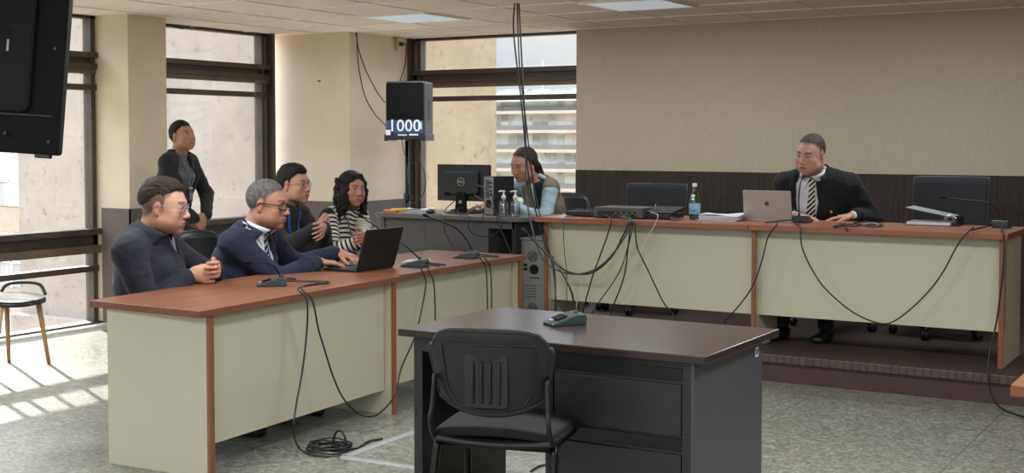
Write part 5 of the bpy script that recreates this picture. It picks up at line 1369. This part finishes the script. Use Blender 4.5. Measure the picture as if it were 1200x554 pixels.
def glasses(H_, root, base, mat='black_plastic', lens='lens_glass', rx=.024, rz=.017, thick=.0016, z=.002, y=.102, temple=True, sq=2.6):
    t = []
    g = empty('spectacles', (0, 0, 0), 0); g.parent = root
    bm = B()
    for s_ in (-1, 1):
        lp = []
        for k in range(29):
            a = 2 * PI * k / 28; c, s2 = math.cos(a), math.sin(a)
            lp.append(Vector(H_.W(s_ * .033 + rx * abs(c) ** (2 / sq) * (1 if c > 0 else -1), y - .010 * (abs(s_ * .033 + rx * c) / .05) ** 2, z + rz * abs(s2) ** (2 / sq) * (1 if s2 > 0 else -1)) - base))
        tube(bm, lp, thick * H_.s, 6, False)
        if temple: tube(bm, [Vector(H_.W(*p) - base) for p in ((s_ * .056, y - .012, z + .006), (s_ * .077, .06, z + .008), (s_ * .083, -.005, z + .010), (s_ * .080, -.022, z - .008))], thick * 1.1 * H_.s, 6, True)
    tube(bm, [Vector(H_.W(*p) - base) for p in ((-.010, y, z + .004), (0, y + .006, z + .007), (.010, y, z + .004))], thick * H_.s, 6)
    bpy.data.objects.remove(g)
    fr = obj('glasses_frame', bm, mat, root, smooth=True)
    for s_ in (-1, 1):
        bm = B(); vs = [bm.verts.new(Vector(H_.W(s_ * .033 + rx * .95 * abs(math.cos(a)) ** (2 / sq) * (1 if math.cos(a) > 0 else -1), y - .010 * (abs(s_ * .033 + rx * math.cos(a)) / .05) ** 2, z + rz * .95 * abs(math.sin(a)) ** (2 / sq) * (1 if math.sin(a) > 0 else -1)) - base)) for a in np.linspace(0, 2 * PI, 24, endpoint=False)]
        bm.faces.new(vs); obj('lens', bm, lens, fr)
    return fr
def band(name, F, s_, t, r, wd, mat):
    a, b = F['el'][s_], F['wr'][s_]; u = nrm(b - a); c = a + (b - a) * t; v = nrm(np.cross(u, V3(.3, .2, 1))); w_ = np.cross(u, v)
    bm = B(); rings = []
    for du, rr in ((-wd, r), (-wd, r + .003), (wd, r + .003), (wd, r)):
        rings.append([bm.verts.new(Vector(c + u * du + (v * math.cos(k * PI / 12) + w_ * math.sin(k * PI / 12)) * rr - F['base'])) for k in range(24)])
    for A_, B_ in zip(rings, rings[1:] + rings[:1]):
        for k in range(24): bm.faces.new([A_[k], A_[(k + 1) % 24], B_[(k + 1) % 24], B_[k]])
    return obj(name, bm, mat, F['root'], smooth=True)
# ------------------------------------------------------------------ people
rad = math.radians
TT = .74
# 1. man in the navy fleece jacket, hands clasped on the nearest table
HL1 = (.078, .060, .038, .050, .002); HL1c = (.072, .052, -.010, .020, -.055)
H1 = Head(on('x', -4.80, 192, 243), rad(30), rad(-4), 0, 1.16, 1.03)
cl = V3(on('x', -4.58, 253, 321))
hA = dict(pos=cl + V3(-.115, -.075, -.005), fwd=(.80, .60, -.02), palm=(-.55, .80, .05), side=(.05, 0, 1), curls=(.55, .6, .65, .7), spread=.06, thumb=(.35, .4))
hB = dict(pos=cl + V3(-.10, .085, .015), fwd=(.86, -.50, .05), palm=(-.5, -.85, 0), side=(.0, 0, 1), curls=(.75, .8, .85, .9), spread=.05, thumb=(.5, .5))
root, F1 = person('man in navy fleece jacket and clear framed glasses with hands clasped on the table', (-4.96, 4.66, .47), rad(20), None, H1, (190, 144, 120), 1.10,
    (hB, hA), ((-.4, .9, -.5), (-.2, -1, -.55)), True, 0, 1.10, 'navy_fleece', 'blue_shirt', 'hair_dark', H1.hair(.0065, HL1, .006, 1),
    H1.color((192, 146, 122), (38, 28, 24), hl=HL1, hlc=HL1c, hcol=(66, 54, 48), beard_amt=.35), h=.0034, fat=.007, vneck=(.66, .98, .066), sleeve=.90, belly=.05, lapel=False, hand_sc=.98)
glasses(H1, root, F1['base'], 'duct_grey', 'lens_glass', .023, .018)
coat_collar(root, F1, H1, 'navy_fleece', 50, (-.050, -.095), .92, .074, .112)
ribbon('zip', F1, np.linspace(.72, .25, 8), [0] * 8, [.004] * 8, 'black_plastic', .016, .003, .002)
ribbon('chest_pocket_zip', F1, np.linspace(.66, .52, 5), [-.085, -.083, -.081, -.079, -.077], [.004] * 5, 'black_plastic', .016, .003, .003)
band('ring', dict(F1, el={1: cl + V3(0, 0, 0), -1: cl}, wr={1: cl + V3(.01, 0, 0), -1: cl + V3(.01, 0, 0)}), 1, 0, .0001, .0001, 'gold') if False else None

# 2. man in the navy suit typing at the black laptop
HL2 = (.070, .050, -.004, .028, -.052)
H2 = Head(on('x', -4.80, 314, 240), rad(18), rad(-5), 0, 1.13, 1.02)
w2r = V3(on('z', .785, 374, 307)); w2l = V3(on('z', .80, 398, 296))
hR = dict(pos=w2r, fwd=(.62, .78, -.10), palm=(0, 0, -1), side=(-.78, .62, 0), curls=(.28, .32, .36, .4), spread=.14, thumb=(.45, .2))
hL = dict(pos=w2l, fwd=(.94, .10, -.22), palm=(0, 0, -1), side=(.1, -1, 0), curls=(.40, .45, .5, .55), spread=.14, thumb=(.6, .3))
root, F2 = person('man in navy suit, white shirt and striped tie typing on the black laptop', (-5.02, 5.26, .47), rad(14), None, H2, (172, 124, 100), 1.08,
    (hL, hR), ((-.5, .6, -.8), (-.2, -1, -.6)), True, 0, 1.10, 'navy_suit', 'white_shirt', 'hair_grey', H2.hair(.006, HL2, .002, 0, .0007),
    H2.color((174, 126, 102), (52, 46, 42), hl=HL2, hcol=(84, 80, 76), beard_amt=.25), h=.0034, fat=.008, vneck=(.16, .96, .105), sleeve=.86, belly=.06, cuff=.93)
glasses(H2, root, F2['base'], 'black_plastic', 'lens_glass', .0265, .0165, .0026, sq=4.5)
coat_collar(root, F2, H2, 'navy_suit', 60, (-.068, -.115), .85, .077, .120)
coat_collar(root, F2, H2, 'white_shirt', 30, (-.070, -.105), .97, .066, .080, name='shirt_collar')
tie(F2, 'tie_navy', .985, .10)
band('bracelet', F2, -1, .985, .036, .006, 'label_navy')
band('watch', F2, 1, .97, .036, .009, 'black_plastic')

# 3. man standing by the window
HL3 = (.066, .046, -.008, .028, -.056)
H3 = Head(on('x', -7.15, 214, 160), rad(-4), rad(10), rad(4), .98)
c3 = V3(on('x', -7.02, 234, 256))
hA = dict(pos=c3 + V3(.0, -.055, .0), fwd=(.15, .75, -.62), palm=(-1, 0, 0), side=(-.3, .6, .7), curls=(.5, .55, .6, .6), thumb=(.5, .4))
hB = dict(pos=c3 + V3(-.01, .085, .02), fwd=(.05, -.8, -.55), palm=(-1, 0, 0), side=(-.2, -.5, .8), curls=(.6, .6, .6, .6), thumb=(.5, .4))
root, F3 = person('man standing by the window in black jacket with a badge on a grey lanyard', (-7.24, 6.99, .84), rad(15), None, H3, (166, 120, 94), .98,
    (hB, hA), ((-.2, .9, -.5), (-.2, -.9, -.5)), False, 0, 1.0, 'black_jacket', 'grey_shirt', 'hair_black', H3.hair(.010, HL3, .004),
    H3.color((168, 122, 96), (36, 28, 24), hl=HL3, beard_amt=.1), h=.0045, vneck=(.0, .95, .115), sleeve=.95, hem=-.12)
for s_ in (1, -1): ribbon('lanyard', F3, np.linspace(.97, .50, 9), np.linspace(.065, .008, 9) * s_, [.007] * 9, 'lanyard_grey', -.002, .003, .007)
q = F3['q']
c = surf_pt(F3, .45, 0, 0) + F3['dep'] * .026
bm = B(); box(bm, -.030, .030, -.004, .004, -.055, .045)
bd = obj('badge_holder', bm, 'black_plastic', root, bevel=.004, loc=Vector(c - F3['base']), rot=(0, 0, rad(15) + PI / 2))
obj('badge_card', box(B(), -.023, .023, -.0055, -.004, -.045, .015), 'lanyard_grey', bd); obj('badge_clip', box(B(), -.02, .02, -.007, .002, .04, .052), 'silver', bd)

# 4. young man with folded arms
HL4 = (.066, .046, -.008, .026, -.050)
H4 = Head(on('x', -5.36, 345, 217), rad(6), rad(2), 0, 1.02)
c4 = V3(on('x', -5.08, 371, 268))
hA = dict(pos=V3(on('x', -5.10, 380, 266)), fwd=(.45, -.85, -.25), palm=(-.95, -.2, -.1), side=(0, -.3, 1), curls=(.3, .35, .4, .45), spread=.16, thumb=(.5, .2))
hB = dict(pos=V3(on('x', -5.14, 372, 268)), fwd=(.1, .95, .35), palm=(-1, 0, .1), side=(0, -.3, 1), curls=(.5, .5, .5, .5), thumb=(.4, .3))
root, F4 = person('young man in black with folded arms, round glasses and a blue lanyard', (-5.62, 6.12, .50), rad(4), None, H4, (176, 132, 110), 1.0,
    (hA, hB), ((.0, .5, -.9), (-.2, -1, -.45)), True, 0, 1.06, 'black_shirt', 'black_shirt', 'hair_black', H4.hair(.015, HL4, .006, 1),
    H4.color((180, 136, 114), (30, 24, 22), hl=HL4), h=.0042, fat=.004, sleeve=.92, topz=1.04)
glasses(H4, root, F4['base'], 'gold', 'lens_glass', .022, .019, .0012, sq=2.1)
for s_ in (1, -1): ribbon('lanyard', F4, np.linspace(.98, .50, 9), np.linspace(.068, .006, 9) * s_, [.008] * 9, 'lanyard_blue', .015, .003, .004)
band('wristwatch', F4, 1, .95, .034, .012, 'silver')

# 5. woman in the striped jumper
H5 = Head(on('x', -5.29, 412.5, 222), rad(-20), rad(0), rad(-3), .98)
hA = dict(pos=V3(on('x', -5.02, 427, 277)), fwd=(.35, -.9, -.1), palm=(-1, 0, 0), side=(0, -.2, 1))
hB = dict(pos=V3(on('x', -5.06, 430, 279)), fwd=(.2, .95, -.1), palm=(-1, 0, 0), side=(0, .2, 1))
def curls_hair(H):
    P = [H.E((0, -.018, .036), (.088, .104, .096), .01), H.E((0, -.055, -.03), (.088, .06, .10), .03)]
    rnd = random.Random(5)
    for i in range(58):
        a = rad(rnd.uniform(38, 322)) + 0.0; x, y = .088 * math.sin(a), .088 * math.cos(a) - .02
        if y > .045 and abs(x) < .06: continue
        z = rnd.uniform(-.02, .07) ; ln = rnd.uniform(.10, .21); ph = rnd.uniform(0, 6); n = 8; prev = None
        for k in range(n):
            t = k / (n - 1); r = 1 + .16 * t
            p = H.W(x * r + .011 * math.sin(ph + t * 13), y * r + .011 * math.cos(ph + t * 13) + .01 * t, z - ln * t)
            if prev is not None: P.append(cone(prev, p, .0125, .011 if t < .9 else .006, .004))
            prev = p
    for q_ in (-1, 1):
        for y0 in (.055, .035):
            prev = None
            for k in range(9):
                t = k / 8; p = H.W(q_ * (.030 + .055 * math.sin(min(1, t * 1.6) * PI / 2) + .006 * math.sin(t * 14)), y0 - .03 * t + .006 * math.cos(t * 14), .098 - .25 * t)
                if prev is not None: P.append(cone(prev, p, .013, .012, .006))
                prev = p
    P.append(H.E((0, .085, -.015), (.052, .065, .088), .004, True))
    P.append(H.E((0, .06, -.12), (.050, .06, .06), .006, True))
    return P, (lambda D, Q: D - .0015 * wob(Q, 160, 2))
root, F5 = person('woman in black and white striped jumper with long curly black hair', (-5.50, 6.78, .49), rad(-6), None, H5, (170, 122, 98), .92,
    (hA, hB), ((.1, .9, -.5), (-.1, -.5, -.8)), True, 0, .98, 'striped_knit', None, 'hair_black', curls_hair(H5),
    H5.color((176, 128, 104), (30, 22, 20), lips=(158, 74, 70)), h=.0042, female=True, sleeve=.93, jaw=.88, topz=1.01, hh=.0042)
for s_ in (1, -1): ribbon('lanyard', F5, np.linspace(.93, .50, 8), np.linspace(.055, .004, 8) * s_, [.006] * 8, 'lanyard_grey', .015, .003, .004)
c = surf_pt(F5, .44, 0, .014) + F5['dep'] * .010
bd = obj('badge_card', box(B(), -.022, .022, -.002, .002, -.05, .03), 'lanyard_blue', root, bevel=.002, loc=Vector(c - F5['base']), rot=(0, 0, rad(-6) + PI / 2))

# 6. woman at the monitor
H6 = Head(on('y', 8.30, 614, 193), rad(-105), rad(-16), rad(-4), 1.06)
hA = dict(pos=(-4.88, 8.17, GZ + .05), fwd=(-.4, -.8, -.1), palm=(0, 0, -1), side=(-1, .3, 0))
hB = dict(pos=(-5.14, 8.19, GZ + .055), fwd=(-.5, -.6, -.05), palm=(0, 0, -1), side=(1, -.4, 0), curls=(.3, .3, .35, .4))
def pony_hair(H):
    P = [H.E((0, -.018, .036), (.082, .102, .090), .01)]
    for q_ in (-1, 1): P.append(H.C((q_ * .06, -.01, .03), (q_ * .045, -.085, -.03), .03, .03, .02))
    prev = None
    for k in range(10):
        t = k / 9; p = H.W(.02 * math.sin(t * 3) + .045 * t, -.090 - .035 * math.sin(t * 3) + .03 * t, .0 - .26 * t)
        if prev is not None: P.append(cone(prev, p, .034 * (1 - .35 * t) * H.s, .032 * (1 - .4 * t) * H.s, .015))
        prev = p
    def post(D, Q):
        q_ = H.loc(Q); z0 = np.interp(q_[:, 1], [-.04, -.01, .02, .05, .085], [-.4, -.005, .036, .068, .084]) + .012 * np.clip(np.abs(q_[:, 0]) / .05 - .2, -.2, .8) * (q_[:, 1] > .05)
        return np.maximum(D - .0012 * wob(Q * V3(2.5, 2.5, .6), 110, 2) + .009 * H.s * np.exp(-np.clip(q_[:, 2] - z0, 0, 1) / .012) * (q_[:, 1] > -.04), np.where(q_[:, 1] > -.05, (z0 - q_[:, 2]) * .7 * H.s, -1))
    return P, post
root, F6 = person('woman with long tied back hair and light denim sleeves working at the monitor', (-4.74, 8.62, PZ + .47), rad(-100), None, H6, (178, 132, 108), .95,
    (hA, hB), ((.9, .2, -.6), (-.9, .2, -.5)), True, PZ, .95, 'denim', 'black_shirt', 'hair_brown', pony_hair(H6),
    H6.color((182, 138, 114), (48, 32, 26), hl=(.074, .058, .0, .03, -.09), hcol=(40, 29, 24), lips=(156, 80, 76)), h=.0042, female=True, jaw=.88, sleeve=.93, vneck=(.30, .96, .05), lapel=False, collar=False)
V_ = F6['torso'](.024)
sdf_obj('vest', V_ + [cone(F6['q'](.93), F6['q'](1.25), .06, .07, .01, True)], F6['pel'] - .6, F6['pel'] + .75, .0065, 'khaki_vest', root, F6['base'],
        lambda D, P: (lambda d: np.maximum(np.maximum(np.maximum(D, .055 * np.clip((d @ F6['up']) / F6['T'] * 1.2, 0, 1) - np.abs(d @ F6['l']) - 2 * (d @ F6['dep'] < 0)), np.abs(d @ F6['l']) - .150), ((d @ F6['up']) / F6['T'] - .99) * .4))(P - F6['pel']), sm=1, fudge=.03)

# 7. man in the black suit at the bench
HL7 = (.070, .052, -.004, .028, -.055)
H7 = Head(on('y', 8.22, 950, 181), rad(-101), rad(-10), rad(-6), 1.12, .96)
hA = dict(pos=V3(on('z', JZ + .034, 1000, 252.5)), fwd=(-.93, -.30, -.12), palm=(0, 0, -1), side=(-.3, -.9, .1), curls=(.15, .18, .2, .2), spread=.12, thumb=(.5, .1))
hB = dict(pos=V3(on('z', JZ + .034, 932, 252)), fwd=(.86, -.25, -.10), palm=(0, 0, -1), side=(.3, .8, .1), curls=(.25, .3, .3, .3), thumb=(.5, .2))
root, F7 = person('man in black suit and striped tie speaking behind the silver laptop', (-2.68, 8.62, PZ + .45), rad(-92), None, H7, (192, 150, 128), 1.10,
    (hA, hB), ((.45, .9, -.9), (-.45, .9, -.9)), True, PZ, 1.14, 'black_suit', 'white_shirt', 'hair_buzz', H7.hair(.0035, HL7, .0, 0, .0008),
    H7.color((190, 146, 124), (60, 46, 38), hl=HL7, hcol=(84, 70, 60), beard_amt=.15), h=.0038, fat=.010, open_mouth=.006, vneck=(.10, .965, .092), sleeve=.88, belly=.05, cuff=.95, shx=.175,
    feet=((-2.50, 8.10, PZ + .09), (-2.78, 8.06, PZ + .09)))
coat_collar(root, F7, H7, 'black_suit', 62, (-.075, -.115), .86, .080, .120)
coat_collar(root, F7, H7, 'white_shirt', 26, (-.080, -.110), .97, .066, .080, name='shirt_collar')
tie(F7, 'tie_black', .985, .12, shift=.0, wmax=.046)
c = surf_pt(F7, .70, .135, .014) + F7['dep'] * .010
bm = B(); ball(bm, (0, 0, 0), (.011, .004, .011)); obj('lapel_pin', bm, 'gold', root, smooth=True, loc=Vector(c - F7['base']))
# ---------------------------------------------------------------- lighting
w = bpy.data.worlds.new('sky'); scene.world = w; w.use_nodes = True; nt = w.node_tree; bg = nt.nodes['Background']
tc = nt.nodes.new('ShaderNodeTexCoord'); mp = nt.nodes.new('ShaderNodeMapping'); mp.inputs['Scale'].default_value = (1, 1, 3)
nz = nt.nodes.new('ShaderNodeTexNoise'); nz.inputs['Scale'].default_value = 3.0; nz.inputs['Detail'].default_value = 4
rp = nt.nodes.new('ShaderNodeValToRGB'); rp.color_ramp.elements[0].position = .4; rp.color_ramp.elements[0].color = rgb(196, 222, 250); rp.color_ramp.elements[1].position = .62; rp.color_ramp.elements[1].color = rgb(246, 246, 248)
nt.links.new(tc.outputs['Generated'], mp.inputs[0]); nt.links.new(mp.outputs[0], nz.inputs['Vector']); nt.links.new(nz.outputs['Fac'], rp.inputs[0]); 
gm = nt.nodes.new('ShaderNodeMix'); gm.data_type = 'RGBA'; gs = nt.nodes.new('ShaderNodeMath'); gs.operation = 'LESS_THAN'; gs.inputs[1].default_value = -.03
g3 = nt.nodes.new('ShaderNodeSeparateXYZ'); nt.links.new(tc.outputs['Generated'], g3.inputs[0]); nt.links.new(g3.outputs[2], gs.inputs[0]); nt.links.new(gs.outputs[0], gm.inputs[0])
nt.links.new(rp.outputs[0], gm.inputs[6]); gm.inputs[7].default_value = rgb(244, 230, 210); nt.links.new(gm.outputs[2], bg.inputs[0])
sp_ = nt.nodes.new('ShaderNodeSeparateXYZ'); nt.links.new(tc.outputs['Generated'], sp_.inputs[0])
ma = nt.nodes.new('ShaderNodeMath'); ma.operation = 'MULTIPLY_ADD'; ma.inputs[1].default_value = .5; ma.inputs[2].default_value = .5; nt.links.new(sp_.outputs[2], ma.inputs[0])
# brightness by elevation: sunlit ground below, hazy horizon, bright high cloud above
er = nt.nodes.new('ShaderNodeValToRGB'); nt.links.new(ma.outputs[0], er.inputs[0]); e = er.color_ramp.elements
st_ = [(0.0, .36), (.40, .36), (.47, .09), (.50, .085), (.57, .11), (.75, 1.0)]
while len(e) < len(st_): e.new(.5)
for x_, (p_, v) in zip(e, st_): x_.position = p_; x_.color = (v, v, v, 1)
mm = nt.nodes.new('ShaderNodeMath'); mm.operation = 'MULTIPLY'; mm.inputs[1].default_value = 10.0; nt.links.new(er.outputs[0], mm.inputs[0]); nt.links.new(mm.outputs[0], bg.inputs[1])
def light(name, typ, loc, d, energy, color, **k):
    li = bpy.data.lights.new(name, typ); li.energy = energy; li.color = color
    for a, b in k.items(): setattr(li, a, b)
    o_ = bpy.data.objects.new(name, li); COL.objects.link(o_); o_.location = loc
    o_.rotation_euler = Vector(d).to_track_quat('-Z', 'Y').to_euler(); return o_
# high sun on the far facades and the concrete wing
light('sun', 'SUN', (0, -20, 30), (-.30, .62, -.72), 2.2, (1.0, .93, .84), angle=.009)
# spot added for the floor's sun patch; reaches only the left window's foot
hd = Vector((.90, -.436, 0)).normalized(); el_ = math.atan(1 / 4.75)
dv = Vector((hd.x * math.cos(el_), hd.y * math.cos(el_), -math.sin(el_)))
half = math.radians(16); ax_ = el_ + half
light('sun_patch_spot', 'SPOT', Vector((-8.0, 5.8, .60)) - dv * 34, Vector((hd.x * math.cos(ax_), hd.y * math.cos(ax_), -math.sin(ax_))), 600000, (1.0, .95, .88), spot_size=2 * half, spot_blend=0.0, shadow_soft_size=.2)
# area lamps at the ceiling panels in view, then unseen rows added as fill
for (x, y) in ((-5.902, 8.325), (-3.952, 8.325), (-2.002, 8.325)):
    light('panel_fill_lamp', 'AREA', (x, y, CZ - .03), (0, 0, -1), 20, (.86, .93, 1.0), shape='SQUARE', size=.58)
for x in (-5.902, -3.952, -2.002, -.052, 1.9):
    for y in (4.425, .525, -3.375):
        light('panel_fill_lamp', 'AREA', (x, y, CZ - .03), (0, 0, -1), 42, (.93, .97, 1.0), shape='SQUARE', size=.58)
for loc_, d_, sx_, sy_ in (((-8.15, 4.2, 1.2), (1, 0, 0), 5.6, 2.4), ((-8.15, -2.8, 1.2), (1, 0, 0), 8.1, 2.4), ((-8.15, 8.15, 1.2), (1, 0, 0), 1.7, 2.4), ((-6.2, 10.25, 1.2), (0, -1, 0), 2.0, 2.4)):
    o_ = light('window_portal', 'AREA', loc_, d_, 1, (1, 1, 1), shape='RECTANGLE', size=sx_, size_y=sy_)
    try: o_.data.cycles.is_portal = True
    except Exception: pass
vs = scene.view_settings; scene.display_settings.display_device = 'sRGB'
vs.view_transform = 'Standard'; vs.look = 'None'; vs.gamma = 1.0; vs.use_curve_mapping = False; vs.exposure = 0.0
scene.cycles.max_bounces = 8; scene.cycles.diffuse_bounces = 5; scene.cycles.transparent_max_bounces = 24; scene.cycles.use_adaptive_sampling = True
scene.cycles.sample_clamp_indirect = 6.0
